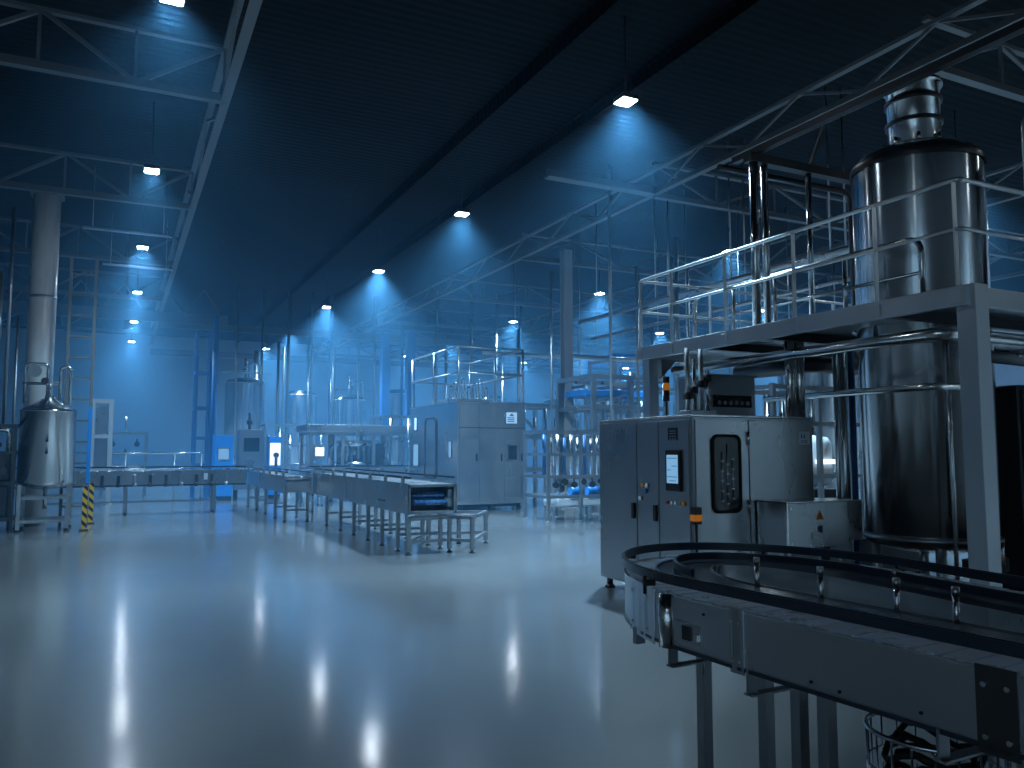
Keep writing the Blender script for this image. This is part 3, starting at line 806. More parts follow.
vessel('second steel tank on the platform cut off by the right edge', 9.55, 4.98, 0.5, 3.3, 4.85, 0.2, (0.2, 5.2), 4, 'round', 2, zf=PZ1 + 0.003)
for z in (0,):
    pass
for k, (x, y, r) in enumerate(((8.66, 4.75, 0.05), (8.82, 4.80, 0.035), (8.98, 4.72, 0.045), (9.10, 4.6, 0.03))):
    pipe('upright pipe on the platform right of the necked tank, %s of four' % ['leftmost', 'second', 'third', 'rightmost'][k], [(x, y, PZ1 + 0.003), (x, y, 4.7 + 0.12 * k)], r, 'polish', 'pipe', 'riser_pipe')
pipe('bent vent pipe arching above the second platform tank', [(9.0, 5.3, PZ1 + 0.003), (9.0, 5.3, 5.35), (9.35, 5.3, 5.35), (9.35, 5.3, 5.0)], 0.03, 'galv', bend=0.15)

# pipes under the platform
for k, (x, y) in enumerate(((6.58, 6.50), (6.72, 6.50))):
    pipe(['left bright downpipe from platform into the filling machine top', 'right bright downpipe from platform into the filling machine top'][k],
         [(x, y, CZ1 + 0.018), (x, y, PZ0)], 0.055, 'polish', 'pipe', 'down_pipe', n=16)
pipe('thick bright header pipe slung under the platform edge', [(6.40, 8.3, 2.62), (6.40, 4.55, 2.62), (10.0, 4.55, 2.62)], 0.055, 'polish', 'pipe', 'header_pipe', 0.18, n=16)
pipe('lower pipe crossing in front of the tall tank under the platform', [(6.87, 7.2, 2.2), (6.87, 5.0, 2.2), (7.3, 4.95, 2.2), (7.3, 4.95, 2.52)], 0.035, 'polish', 'pipe', 'cross_pipe', 0.1)
pipe('thick low pipe behind the corner column under the platform', [(6.85, 4.7, 2.48), (10.2, 4.7, 2.40)], 0.06, 'galv', 'pipe', 'cross_pipe')
pipe('dark duct hung under the far half of the platform', [(7.2, 8.0, 2.6), (7.2, 6.8, 2.6), (8.8, 6.8, 2.6)], 0.10, 'darksteel', 'duct', 'duct', 0.15)
for k, (x, y, r, mt) in enumerate(((8.55, 4.95, 0.05, 'steel'), (8.75, 4.86, 0.03, 'polish'), (8.98, 4.9, 0.06, 'darksteel'), (9.2, 4.86, 0.025, 'polish'), (9.35, 4.85, 0.06, 'darksteel'))):
    pipe('upright pipe under the platform right of the corner column, %s of five' % ['leftmost', 'second', 'middle', 'fourth', 'rightmost'][k], [(x, y, 0), (x, y, PZ0)], r, mt, 'pipe', 'down_pipe')
t = thing('pump', 'dark pump with orange guard on the floor at the right edge', 'pump', (8.6, 4.3, 0))
MB().cyl((8.3, 4.3, 0.62), (8.75, 4.3, 0.62), 0.17, 24).build('motor', 'black', t)
MB().cyl((8.75, 4.3, 0.62), (8.88, 4.3, 0.62), 0.20, 24).build('volute', 'darksteel', t)
MB().box(8.25, 8.9, 4.15, 4.45, 0.38, 0.46, bev=0.01).build('guard', 'orange', t)
MB().box(8.3, 8.85, 4.18, 4.42, 0.0, 0.38, bev=0.01).build('plinth', 'darksteel', t)
t = thing('valve_block', 'dark valve block with orange handles below the tall necked tank', 'valve', (7.55, 5.0, 0))
MB().box(7.3, 7.8, 4.95, 5.1, 0.42, 0.56, bev=0.01).box(7.35, 7.40, 5.0, 5.05, 0.0, 0.42).box(7.70, 7.75, 5.0, 5.05, 0.0, 0.42).build('body', 'darksteel', t)
for x in (7.35, 7.52): MB().box(x, x + 0.13, 4.90, 4.94, 0.55, 0.58, bev=0.004).build('handle', 'orange', t)
MB().cyl((7.65, 4.93, 0.5), (7.65, 4.93, 0.72), 0.03, 12).build('stem', 'polish', t)
tag(MB().sphere((8.0, 4.75, 0.62), 0.11, 20).cyl((8.0, 4.75, 0.0), (8.0, 4.75, 0.53), 0.03, 10).build('float_trap', 'black'), 'round black float trap on a stem left of the corner column', 'trap')

# ================================================================== LEFT SIDE: column, vessel on its stand, ladder, pipe skid
t = thing('round_column', 'tall round white column rising behind the domed steel vessel', 'column', (-1.62, 20.1, 0))
MB().lathe((-1.62, 20.1, 0), [(0, 0), (0.27, 0), (0.27, 7.2), (0, 7.2)], 40).build('shaft', 'white', t)
MB().lathe((-1.62, 20.1, 0), [(0.27, 4.9), (0.282, 4.9), (0.282, 4.96), (0.27, 4.96)], 40).build('seam_band', 'galv', t)
MB().box(-1.94, -1.30, 19.8, 20.4, 7.2, 7.3, bev=0.01).build('cap_plate', 'girder', t)

VX, VY = -1.30, 18.75
t = thing('mixing_vessel', 'cylindrical steel vessel with conical lid on a square stand at far left', 'vessel', (VX, VY, 0))
MB().lathe((VX, VY, 0), [(0, 0.80), (0.2, 0.82), (0.40, 0.88), (0.50, 0.96), (0.50, 2.36), (0.515, 2.36), (0.515, 2.40), (0.50, 2.40)], 48).build('shell', 'round', t)
MB().lathe((VX, VY, 0), [(0.50, 2.40), (0.46, 2.44), (0.09, 2.62), (0.09, 2.70), (0, 2.70)], 48).build('conical_lid', 'polish', t)
for k in range(6):
    a = PI * 2 * k / 6 + 0.4
    MB().bar((VX + 0.5 * math.cos(a), VY + 0.5 * math.sin(a), 2.38), (VX + 0.12 * math.cos(a), VY + 0.12 * math.sin(a), 2.64), 0.02).build('lid_rib', 'polish', t)
for z in (1.78, 1.55): MB().cyl((VX + 0.02, VY - 0.49, z), (VX + 0.02, VY - 0.52, z), 0.028, 14).build('sight_port', 'black', t)
MB().tube([(VX, VY, 2.68), (VX, VY, 2.98)], 0.03, 12).cyl((VX, VY, 2.86), (VX, VY, 2.92), 0.06, 14).build('top_valve', 'polish', t)
MB().cyl((VX, VY, 0.82), (VX, VY, 0.42), 0.04, 12).cyl((VX, VY, 0.6), (VX, VY, 0.66), 0.08, 14).build('outlet', 'polish', t)
for sx in (-1, 1):
    for sy in (-1, 1):
        x, y = VX + sx * 0.42, VY + sy * 0.38
        lg = MB().box(x - 0.035, x + 0.035, y - 0.035, y + 0.035, 0.04, 0.92, bev=0.004).build('leg', 'galv', t)
        MB().cyl((x, y, 0), (x, y, 0.05), 0.05, 12).build('foot', 'black', lg)
for z in (0.66, 0.20):
    MB().box(VX - 0.42, VX + 0.42, VY - 0.41, VY - 0.35, z - 0.03, z + 0.03).box(VX - 0.42, VX + 0.42, VY + 0.35, VY + 0.41, z - 0.03, z + 0.03).box(VX - 0.45, VX - 0.39, VY - 0.38, VY + 0.38, z - 0.03, z + 0.03).box(VX + 0.39, VX + 0.45, VY - 0.38, VY + 0.38, z - 0.03, z + 0.03).build('stand_rail', 'galv', t)
# curled pipes, gauge and valve on top of the vessel
MB().tube([(VX - 0.05, VY + 0.1, 2.62), (VX - 0.05, VY + 0.1, 3.35), (VX - 0.45, VY + 0.1, 3.35), (VX - 0.45, VY + 0.1, 2.54)], 0.035, 10, 0.1).build('loop_pipe', 'polish', t)
MB().tube([(VX + 0.18, VY, 2.58), (VX + 0.18, VY, 3.3), (VX + 0.36, VY, 3.3), (VX + 0.36, VY, 2.46)], 0.035, 10, 0.1).build('loop_pipe', 'polish', t)
MB().tube([(VX - 0.5, VY + 0.1, 2.95), (VX + 0.2, VY, 2.95)], 0.03, 10).build('cross_pipe', 'polish', t)
MB().cyl((VX - 0.28, VY - 0.02, 3.2), (VX - 0.28, VY + 0.1, 3.2), 0.12, 24).build('gauge', 'galv', t)
MB().cyl((VX - 0.1, VY - 0.02, 3.0), (VX - 0.1, VY + 0.08, 3.0), 0.07, 18).build('valve_wheel', 'darksteel', t)

t = thing('ladder', 'tall steel ladder with square rungs standing behind the domed vessel', 'ladder', (-0.8, 19.3, 0))
MB().box(-1.08, -1.02, 19.27, 19.33, 0, 5.75, bev=0.004).build('stile', 'girder', t)
MB().box(-0.60, -0.54, 19.27, 19.33, 0, 5.75, bev=0.004).build('stile', 'girder', t)
MB().box(-0.608, -0.532, 19.262, 19.338, 0.9, 2.5, bev=0.004).build('blue_light_band', 'blue', t)  # blue light on the lower stile, put in as a coloured casing
for k in range(12): MB().box(-1.02, -0.60, 19.28, 19.32, 0.42 + 0.45 * k - 0.02, 0.42 + 0.45 * k + 0.02).build('rung', 'girder', t)
for lab, x, y in (('striped yellow guard post nearest the domed vessel stand', -0.57, 18.2), ('striped yellow guard post behind the first, by the long conveyor', -0.50, 19.85)):
    t = thing('guard_post', lab, 'post', (x, y, 0), 'guard posts at the ladder')
    MB().box(x - 0.045, x + 0.045, y - 0.045, y + 0.045, 0.03, 0.88, bev=0.004).build('shaft', 'hazard', t)
    MB().box(x - 0.08, x + 0.08, y - 0.08, y + 0.08, 0, 0.03, bev=0.004).build('foot_plate', 'darksteel', t)

def rack(label, x0, x1, y0, y1, z1, levels, mt='galv', nx=2, cat='frame', name='pipe_rack', w=0.06, fill=()):
    """an open frame of uprights and rails; fill adds what is bolted into it"""
    t = thing(name, label, cat, ((x0 + x1) / 2, (y0 + y1) / 2, 0))
    for i in range(nx):
        x = x0 + (x1 - x0) * i / (nx - 1)
        for y in (y0, y1):
            MB().box(x - w / 2, x + w / 2, y - w / 2, y + w / 2, 0.0, z1, bev=0.003).cyl((x, y, 0), (x, y, 0.02), w * 0.9, 12).build('upright', mt, t)
    for z in levels:
        for y in (y0, y1): MB().box(x0, x1, y - w * .4, y + w * .4, z - w / 2, z + w / 2).build('rail', mt, t)
        for x in (x0, x1): MB().box(x - w * .4, x + w * .4, y0, y1, z - w / 2, z + w / 2).build('side_rail', mt, t)
    return t

def gauge_valves(t, pts, mt='darksteel'):
    for x, y, z, r in pts:
        MB().cyl((x, y - r * 0.6, z), (x, y + r * 0.6, z), r, 14).cyl((x, y, z), (x, y, z + r * 2), r * 0.3, 8).build('valve', mt, t)

t = rack('dark pipe skid crowded with valves at the left edge', -2.75, -1.83, 18.4, 19.3, 2.1, (0.25, 0.95, 1.55, 2.08), 'darksteel')
MB().box(-2.7, -1.9, 18.5, 19.2, 1.0, 1.55, bev=0.02).build('pump_case', 'darksteel', t)
MB().box(-2.65, -1.92, 18.5, 19.2, 0.32, 0.9, bev=0.02).build('motor_case', 'darksteel', t)
gauge_valves(t, [(-2.1, 18.35, 1.7, 0.06), (-2.35, 18.35, 1.75, 0.05), (-2.0, 18.35, 1.2, 0.07), (-2.2, 18.35, 0.6, 0.08), (-2.45, 18.35, 1.35, 0.06)], 'darksteel')
MB().tube([(-2.3, 18.6, 1.5), (-2.3, 18.6, 2.0), (-1.95, 18.6, 2.0), (-1.95, 18.6, 1.55)], 0.05, 10, 0.1).build('elbow_pipe', 'polish', t)
for k, (x, y, z1, r) in enumerate(((-2.28, 19.0, 5.2, 0.05), (-2.12, 19.1, 6.6, 0.035), (-2.62, 18.9, 6.6, 0.06), (-2.0, 19.6, 4.4, 0.03))):
    pipe('upright pipe rising from the skid at the left edge, %s of four' % ['second', 'third', 'leftmost', 'rightmost'][k], [(x, y, 2.12 if y < 19.4 else 0), (x, y, z1)], r, 'galv', 'pipe', 'riser_pipe')
t = rack('tall narrow grey frame behind the ladder at the long conveyor', -0.72, -0.24, 26.8, 27.4, 3.1, (1.0, 2.0, 3.05), 'paint', w=0.12)
MB().box(-0.64, -0.32, 26.9, 27.3, 0.4, 2.9, bev=0.01).build('panel', 'galv', t)

# ================================================================== LONG CROSS CONVEYOR
def conveyor(label, axis, a0, a1, c0, c1, zt, zb, legs, ends=False, mt='sheet', leg_mt='galv', rail=True, lw=0.05, ties=True):
    """straight conveyor: axis 'x' or 'y', run a0..a1, width c0..c1"""
    X = axis == 'x'
    def B(a, b_, c, d, z0, z1, bev=0.0): return MB().box(a, b_, c, d, z0, z1, bev) if X else MB().box(c, d, a, b_, z0, z1, bev)
    loc = ((a0 + a1) / 2, (c0 + c1) / 2, 0) if X else ((c0 + c1) / 2, (a0 + a1) / 2, 0)
    t = thing('conveyor', label, 'conveyor', loc)
    B(a0, a1, c0, c0 + 0.012, zb, zt + 0.02, 0.003).build('side_plate', mt, t)
    B(a0, a1, c1 - 0.012, c1, zb, zt + 0.02, 0.003).build('side_plate', mt, t)
    mb = MB(); n = int((a1 - a0) / 0.10)
    for k in range(n):
        u = a0 + (a1 - a0) * k / n; v = u + (a1 - a0) / n - 0.012
        if X: mb.box(u, v, c0 + 0.015, c1 - 0.015, zt - 0.025, zt)
        else: mb.box(c0 + 0.015, c1 - 0.015, u, v, zt - 0.025, zt)
    mb.build('slat_belt', 'sheet', t)
    if rail:
        for c in (c0 + 0.05, c1 - 0.05):
            B(a0, a1, c - 0.012, c + 0.012, zt + 0.09, zt + 0.12).build('guide_rail', 'rail', t)
        k = 0
        while a0 + 0.3 + k * 0.9 < a1:
            u = a0 + 0.3 + k * 0.9
            B(u - 0.012, u + 0.012, c0 - 0.005, c0 + 0.05, zt - 0.03, zt + 0.12).build('rail_bracket', 'galv', t); k += 1
    for u in legs:
        for c in (c0 + 0.05, c1 - 0.05):
            lg = (MB().box(u - lw / 2, u + lw / 2, c - lw / 2, c + lw / 2, 0.05, zb + 0.05, bev=0.003) if X else MB().box(c - lw / 2, c + lw / 2, u - lw / 2, u + lw / 2, 0.05, zb + 0.05, bev=0.003)).build('leg', leg_mt, t)
            p = (u, c, 0) if X else (c, u, 0)
            MB().lathe(p, [(0, 0), (0.045, 0), (0.045, 0.012), (0.014, 0.03), (0.014, 0.06), (0, 0.06)], 12).build('foot', 'black', lg)
        if ties:
            B(u - 0.02, u + 0.02, c0 + 0.05, c1 - 0.05, 0.24, 0.28).build('cross_tie', leg_mt, t)
    return t
t = conveyor('long steel conveyor spanning the hall from the ladder to the first blue kiosk', 'x', -4.2, 3.05, 22.2, 22.75, 1.06, 0.70, (-3.4, -1.6, 0.19, 2.27), lw=0.09)
MB().box(-1.6, 2.27, 22.45, 22.49, 0.28, 0.32).build('stretcher', 'galv', t)
MB().box(-4.2, 3.05, 22.19, 22.2, 0.69, 0.73).build('edge_strip', 'darksteel', t)
for k in range(10):
    x = -0.7 + k * 0.36
    MB().box(x - 0.035, x + 0.035, 22.10, 22.2, 0.72, 0.98, bev=0.01).cyl((x, 22.12, 0.78), (x, 22.12, 0.68), 0.05, 12).build('drive_clamp', 'darksteel' if k % 3 else 'galv', t)
MB().box(2.0, 2.09, 22.15, 22.19, 0.84, 1.0, bev=0.004).build('sensor_plate', 'label', t)
# barrier behind it
t = thing('barrier_rail', 'bright two-rail barrier standing behind the long cross conveyor', 'barrier', (0.9, 27.6, 0))
for x in (-1.2, 0.2, 1.6, 2.4): MB().cyl((x, 27.6, 0), (x, 27.6, 1.5), 0.03, 10).build('post', 'galv', t)
for z in (1.5, 1.02): MB().cyl((-1.5, 27.6, z), (2.5, 27.6, z), 0.03, 10).build('rail', 'polish', t)
t = rack('square steel frame machine with hanging fittings behind the barrier', -0.5, 0.85, 30.2, 31.2, 2.2, (0.5, 1.1, 2.17), 'galv', w=0.09, name='frame_machine', cat='machine')
MB().box(-0.35, 0.7, 30.3, 31.1, 0.55, 1.05, bev=0.02).build('base_case', 'sheet', t)
gauge_valves(t, [(-0.2, 30.2, 1.8, 0.09), (0.2, 30.2, 1.5, 0.08), (0.55, 30.2, 1.8, 0.09)])
MB().cyl((0.2, 30.7, 2.2), (0.2, 30.7, 2.75), 0.03, 8).build('mast', 'galv', t)

# ================================================================== BLUE KIOSKS, MACHINE BETWEEN
def kiosk(label, x, y, wd, h, white):
    t = thing('control_kiosk', label, 'kiosk', (x, y, 0), 'blue control kiosks')
    MB().box(x - wd / 2, x + wd / 2, y - 0.25, y + 0.25, 0.12, h, bev=0.02).build('body', 'blue', t)
    MB().box(x - wd / 2 + 0.03, x + wd / 2 - 0.03, y - 0.22, y + 0.22, 0.0, 0.12).build('plinth', 'darksteel', t)
    if white:
        MB().box(x - wd * 0.40, x + wd * 0.40, y - 0.265, y - 0.25, h - 0.95, h - 0.22, bev=0.004).build('display', 'screen_white', t)
        MB().cyl((x + 0.02, y - 0.36, h - 0.62), (x + 0.02, y - 0.27, h - 0.62), 0.09, 16).cyl((x + 0.02, y - 0.32, h - 0.98), (x + 0.02, y - 0.32, h - 0.62), 0.05, 12).build('sensor_head', 'darksteel', t)
    else:
        MB().box(x - wd * 0.3, x + wd * 0.3, y - 0.27, y - 0.25, h - 0.82, h - 0.40, bev=0.008).build('screen_bezel', 'galv', t)
        MB().box(x - wd * 0.26, x + wd * 0.26, y - 0.274, y - 0.268, h - 0.78, h - 0.44).build('display', 'screen', t)
    for dx, mt in ((-0.12, 'galv'), (0.1, 'red'), (0.16, 'black')):
        MB().cyl((x + dx, y - 0.25, h - 1.08), (x + dx, y - 0.28, h - 1.08), 0.035, 12).build('push_button', mt, t)
    return t
kiosk('bright blue control kiosk with small pale screen at the conveyor end', 3.02, 27.4, 0.60, 2.08, False)
kiosk('blue control kiosk with large white screen right of the grey stacker', 4.66, 27.6, 0.42, 2.05, True)
t = thing('stacker_machine', 'grey cased machine with stub mast between the two blue kiosks', 'machine', (3.9, 27.9, 0))
MB().box(3.42, 4.3, 27.6, 28.4, 0.3, 1.0, bev=0.02).build('lower_case', 'sheet', t)
MB().box(3.55, 4.35, 27.7, 28.4, 1.0, 2.28, bev=0.02).build('upper_case', 'sheet', t)
MB().cyl((3.9, 27.9, 2.28), (3.9, 27.9, 2.85), 0.05, 10).cyl((3.9, 27.9, 2.45), (3.9, 27.9, 2.6), 0.10, 14).build('mast', 'darksteel', t)
MB().box(3.7, 4.2, 27.67, 27.7, 1.55, 2.0, bev=0.01).build('window', 'darkpane', t)
for x in (3.5, 4.2): MB().cyl((x, 27.9, 0), (x, 27.9, 0.3), 0.07, 12).build('foot', 'black', t)
t = rack('blue tube frame left of the first blue kiosk', 2.25, 2.68, 28.6, 29.2, 5.6, (1.1, 2.0, 3.0, 4.2, 5.5), 'bluepipe', w=0.10)
pipe('thick blue riser from floor to roof beside the first kiosk', [(2.95, 30.0, 0), (2.95, 30.0, 6.35)], 0.11, 'bluepipe', 'pipe', 'riser_pipe')

# ================================================================== CENTRE CONVEYORS
t = conveyor('short steel conveyor ending in a bright open roller end in mid hall', 'y', 18.2, 24.5, 3.32, 3.92, 1.0, 0.64, (18.4, 19.6, 21.0, 22.4, 24.0), lw=0.06)
MB().box(3.36, 3.88, 18.19, 18.21, 0.66, 0.90, bev=0.003).build('end_plate', 'polish', t)
MB().cyl((3.36, 18.24, 0.98), (3.88, 18.24, 0.98), 0.035, 14).build('end_roller', 'polish', t)
t = thing('support_stand', 'bright square leg frame under the short conveyor end', 'stand', (3.95, 18.5, 0))
MB().box(3.927, 3.967, 18.2, 18.25, 0.0, 0.62, bev=0.003).build('leg', 'polish', t)
MB().box(3.927, 3.967, 18.7, 18.75, 0.0, 0.62, bev=0.003).build('leg', 'polish', t)
MB().box(3.927, 3.967, 18.2, 18.75, 0.57, 0.62).box(3.927, 3.967, 18.2, 18.75, 0.2, 0.25).build('rail', 'polish', t)

t = conveyor('main steel conveyor with open end showing blue rollers in the hall centre', 'y', 11.75, 18.4, 3.98, 4.80, 1.07, 0.62, (12.35, 13.2, 14.05, 15.0, 16.0, 17.2), lw=0.06)
MB().box(4.0, 4.78, 11.74, 11.76, 0.62, 0.66).box(4.0, 4.78, 11.74, 11.76, 1.03, 1.07).box(4.0, 4.03, 11.74, 11.76, 0.62, 1.07).box(4.74, 4.78, 11.74, 11.76, 0.62, 1.07).build('end_frame', 'galv', t)
MB().box(4.0, 4.78, 12.1, 12.12, 0.64, 1.04).build('end_bulkhead', 'darkpane', t)
for z, y in ((0.80, 11.85), (0.88, 11.95)):
    r_ = MB().cyl((4.08, y, z), (4.66, y, z), 0.055, 20).build('roller', 'roller', t)
    for q in range(7): MB().cyl((4.12 + 0.085 * q, y, z), (4.14 + 0.085 * q, y, z), 0.060, 20).build('roller_band', 'bluepipe', r_)
MB().box(4.66, 4.74, 11.8, 11.9, 0.72, 0.98, bev=0.006).cyl((4.6, 11.82, 0.85), (4.76, 11.82, 0.85), 0.03, 10).build('drive_box', 'galv', t)
MB().box(3.965, 3.98, 12.9, 13.25, 0.76, 0.78).build('badge', 'darksteel', t)
t = thing('work_table', 'low open steel table frame under the main conveyor end', 'table', (4.9, 12.3, 0))
for x, y in ((4.02, 11.80), (4.74, 11.92), (5.00, 11.62), (5.74, 12.75), (4.75, 12.9), (5.3, 12.9)):
    lg = MB().box(x - 0.03, x + 0.03, y - 0.03, y + 0.03, 0.05, 0.56, bev=0.003).build('leg', 'galv', t)
    MB().lathe((x, y, 0), [(0, 0), (0.045, 0), (0.045, 0.012), (0.014, 0.03), (0.014, 0.06), (0, 0.06)], 12).build('foot', 'black', lg)
for p, q in (((4.02, 11.80), (4.74, 11.92)), ((4.74, 11.92), (5.00, 11.62)), ((5.0, 11.62), (5.74, 12.75)), ((5.74, 12.75), (4.75, 12.9)), ((4.75, 12.9), (4.02, 11.8))):
    for z in (0.54, 0.19): MB().bar((*p, z), (*q, z), 0.045, 0.045).build('rail', 'galv', t)
MB().prism([(4.0, 11.76, 0.565), (4.98, 11.58, 0.565), (5.2, 11.85, 0.565), (4.8, 12.0, 0.565)], (0, 0, 0.02)).build('top_plate', 'steel', t)

# ================================================================== ROTARY FILLER FRAME behind the conveyors
t = rack('open rotary filler frame with small white screen behind the main conveyor', 5.2, 8.1, 24.4, 25.8, 2.2, (0.35, 1.05, 2.12), 'galv', nx=4, w=0.10, name='rotary_filler', cat='machine')
MB().box(5.05, 8.2, 24.3, 25.9, 2.15, 2.38, bev=0.02).build('top_beam', 'sheet', t)
MB().box(5.1, 8.1, 24.5, 25.7, 0.4, 0.98, bev=0.02).build('base_case', 'sheet', t)
MB().lathe((6.7, 25.1, 0), [(0, 1.0), (0.62, 1.0), (0.62, 1.22), (0.2, 1.25), (0.2, 1.7), (0.55, 1.72), (0.55, 1.9), (0, 1.9)], 40).build('rotor', 'polish', t)
for k in range(16):
    a = 2 * PI * k / 16
    MB().cyl((6.7 + 0.5 * math.cos(a), 25.1 + 0.5 * math.sin(a), 1.24), (6.7 + 0.5 * math.cos(a), 25.1 + 0.5 * math.sin(a), 1.72), 0.04, 10).build('fill_head', 'galv', t)
MB().box(5.25, 5.6, 24.22, 24.3, 1.3, 1.75, bev=0.01).build('screen_case', 'galv', t)
MB().box(5.30, 5.56, 24.21, 24.22, 1.42, 1.68).build('display', 'screen_white', t)
MB().cyl((7.7, 25.0, 1.0), (7.7, 25.0, 2.1), 0.13, 20).build('side_column', 'polish', t)
MB().cyl((5.95, 25.0, 1.0), (5.95, 25.0, 2.1), 0.10, 20).build('side_column', 'polish', t)
MB().box(7.1, 7.45, 24.4, 24.6, 1.05, 1.8, bev=0.01).build('gear_case', 'darksteel', t)
t = conveyor('plain low transfer conveyor passing in front of the rotary filler', 'x', 4.95, 7.9, 23.2, 23.8, 1.02, 0.80, (5.3, 6.4, 7.6))

# ================================================================== CENTRE CABINET with roof railing
AX0, AX1, AY0, AY1, AZ0, AZ1 = 8.0, 10.02, 19.6, 23.45, 0.16, 2.86
t = thing('blow_moulder', 'big steel machine cabinet with roof railing in the hall centre', 'machine', ((AX0 + AX1) / 2, (AY0 + AY1) / 2, 0))
MB().box(AX0, AX1, AY0, AY1, AZ0, AZ1, bev=0.02).build('body', 'steel', t)
MB().box(AX0 - 0.015, AX1 + 0.015, AY0 - 0.015, AY1 + 0.015, AZ1 - 0.01, AZ1 + 0.03, bev=0.008).build('roof_lip', 'polish', t)
for a, b_ in ((AX0 + 0.06, 8.62), (8.64, 9.36), (9.38, AX1 - 0.05)):
    d_ = MB().box(a, b_, AY0 - 0.02, AY0 - 0.001, AZ0 + 0.08, AZ1 - 0.06, bev=0.006).build('door', 'steel', t)
    MB().box(b_ - 0.09, b_ - 0.06, AY0 - 0.05, AY0 - 0.02, 1.3, 1.5, bev=0.006).build('handle', 'black', d_)
MB().box(AX0 + 0.06, AX1 - 0.05, AY0 - 0.022, AY0 - 0.02, 2.18, 2.20).build('seam', 'darksteel', t)
YA = AY0 - 0.02
MB().box(9.42, 9.78, YA - 0.02, YA, 1.28, 1.78, bev=0.01).build('window_bezel', 'galv', t)
MB().box(9.47, 9.73, YA - 0.024, YA - 0.019, 1.34, 1.72).build('window', 'darkpane', t)
MB().box(9.36, AX1 + 0.005, YA - 0.03, YA, 0.32, 0.92, bev=0.01).build('lower_panel', 'polish', t)
MB().box(9.42, 9.74, YA - 0.006, YA, 2.32, 2.62).build('sticker', 'label', t)
mb = MB()
for z in (2.36, 2.41, 2.46): mb.box(9.45, 9.66, YA - 0.009, YA - 0.005, z, z + 0.025)
mb.prism([(9.50, YA - 0.009, 2.52), (9.66, YA - 0.009, 2.52), (9.58, YA - 0.009, 2.60)], (0, 0.004, 0))
mb.build('sticker_print', 'bluepipe', t)
XA = AX0
for y, z, wd, h in ((20.1, 1.62, 0.16, 0.42), (22.9, 2.38, 0.20, 0.36), (22.85, 1.45, 0.40, 0.62)):
    MB().prism(rr_x(XA - 0.012, y, z, wd + 0.08, h + 0.08, 0.05), (0.012, 0, 0)).build('window_bezel', 'darksteel', t)
    MB().prism(rr_x(XA - 0.016, y, z, wd, h, 0.03), (0.006, 0, 0)).build('window', 'label' if z > 2 else 'screen', t)
frame_ring(rr_x(XA - 0.03, 21.6, 1.66, 0.95, 1.72, 0.16), rr_x(XA - 0.03, 21.6, 1.66, 0.85, 1.62, 0.12), (0.03, 0, 0)).build('door_gasket', 'rubber', t)
MB().prism(rr_x(XA - 0.012, 21.6, 1.66, 0.86, 1.63, 0.12), (0.010, 0, 0)).build('side_door', 'steel', t)
legs_feet(t, [(AX0 + 0.15, AY0 + 0.15), (AX1 - 0.15, AY0 + 0.15), (AX0 + 0.15, AY1 - 0.15), (AX1 - 0.15, AY1 - 0.15), (9.0, AY0 + 0.15)], AZ0 + 0.02, 0.06)
MB().box(AX0 + 0.1, AX1 - 0.1, AY0 + 0.2, AY1 - 0.1, 0.08, AZ0 + 0.01).build('base_pan', 'darksteel', t)
RT, RMD = 4.36, 3.66
for x, y in ((AX0 + 0.05, AY0 + 0.05), (AX0 + 0.05, 21.5), (AX0 + 0.05, AY1 - 0.05), (AX1 - 0.05, AY0 + 0.05), (AX1 - 0.05, 21.5), (AX1 - 0.05, AY1 - 0.05)):
    MB().cyl((x, y, AZ1 + 0.02), (x, y, RT), 0.035, 10).build('railing_post', 'galv', t)
for z in (RT, RMD):
    MB().tube([(AX0 + 0.05, AY0 + 0.05, z), (AX1 - 0.05, AY0 + 0.05, z), (AX1 - 0.05, AY1 - 0.05, z), (AX0 + 0.05, AY1 - 0.05, z)], 0.03, 8, closed=True).build('rail', 'galv', t)
t = thing('roof_unit', 'cluster of small pipes and valves on the centre cabinet roof', 'valves', (9.0, 21.6, AZ1 + 0.03))
MB().box(8.4, 9.6, 21.0, 22.8, AZ1 + 0.03, AZ1 + 0.2, bev=0.02).build('tray', 'galv', t)
for k in range(7):
    x = 8.45 + 0.18 * k; z = AZ1 + 0.55 + 0.12 * (k % 3)
    MB().tube([(x, 21.3, AZ1 + 0.2), (x, 21.3, z), (x + 0.1, 21.3, z), (x + 0.1, 21.3, AZ1 + 0.2)], 0.022, 8, 0.05).build('loop_pipe', 'polish', t)

# ================================================================== PIPE RACKS right of the centre cabinet
t = rack('two-level valve rack between the centre cabinet and the near machine', 8.62, 10.3, 15.75, 16.9, 2.05, (0.55, 1.0, 1.5, 2.02), 'galv', nx=3, w=0.07)
for k in range(9):
    x = 8.75 + 0.18 * k
    MB().tube([(x, 16.2, 1.02), (x, 16.2, 1.95 - 0.06 * (k % 2))], 0.04, 10).build('filter_tube', 'polish' if k % 3 else 'bluepipe', t)
gauge_valves(t, [(8.8 + 0.24 * k, 15.75, 0.82 + 0.06 * (k % 2), 0.07) for k in range(6)])
for k, (x, mt) in enumerate(((9.45, 'blue'), (9.9, 'blue'))):
    MB().cyl((x - 0.16, 15.95, 0.66), (x + 0.16, 15.95, 0.66), 0.10, 18).build('pump_motor', mt, t)
MB().box(9.0, 10.2, 16.0, 16.7, 0.3, 0.5, bev=0.02).build('drip_tray', 'label', t)
t = rack('tall pipe rack standing just behind the near machine', 10.9, 13.2, 17.5, 19.3, 3.55, (0.9, 1.9, 2.7, 3.5), 'galv', nx=3, w=0.12)
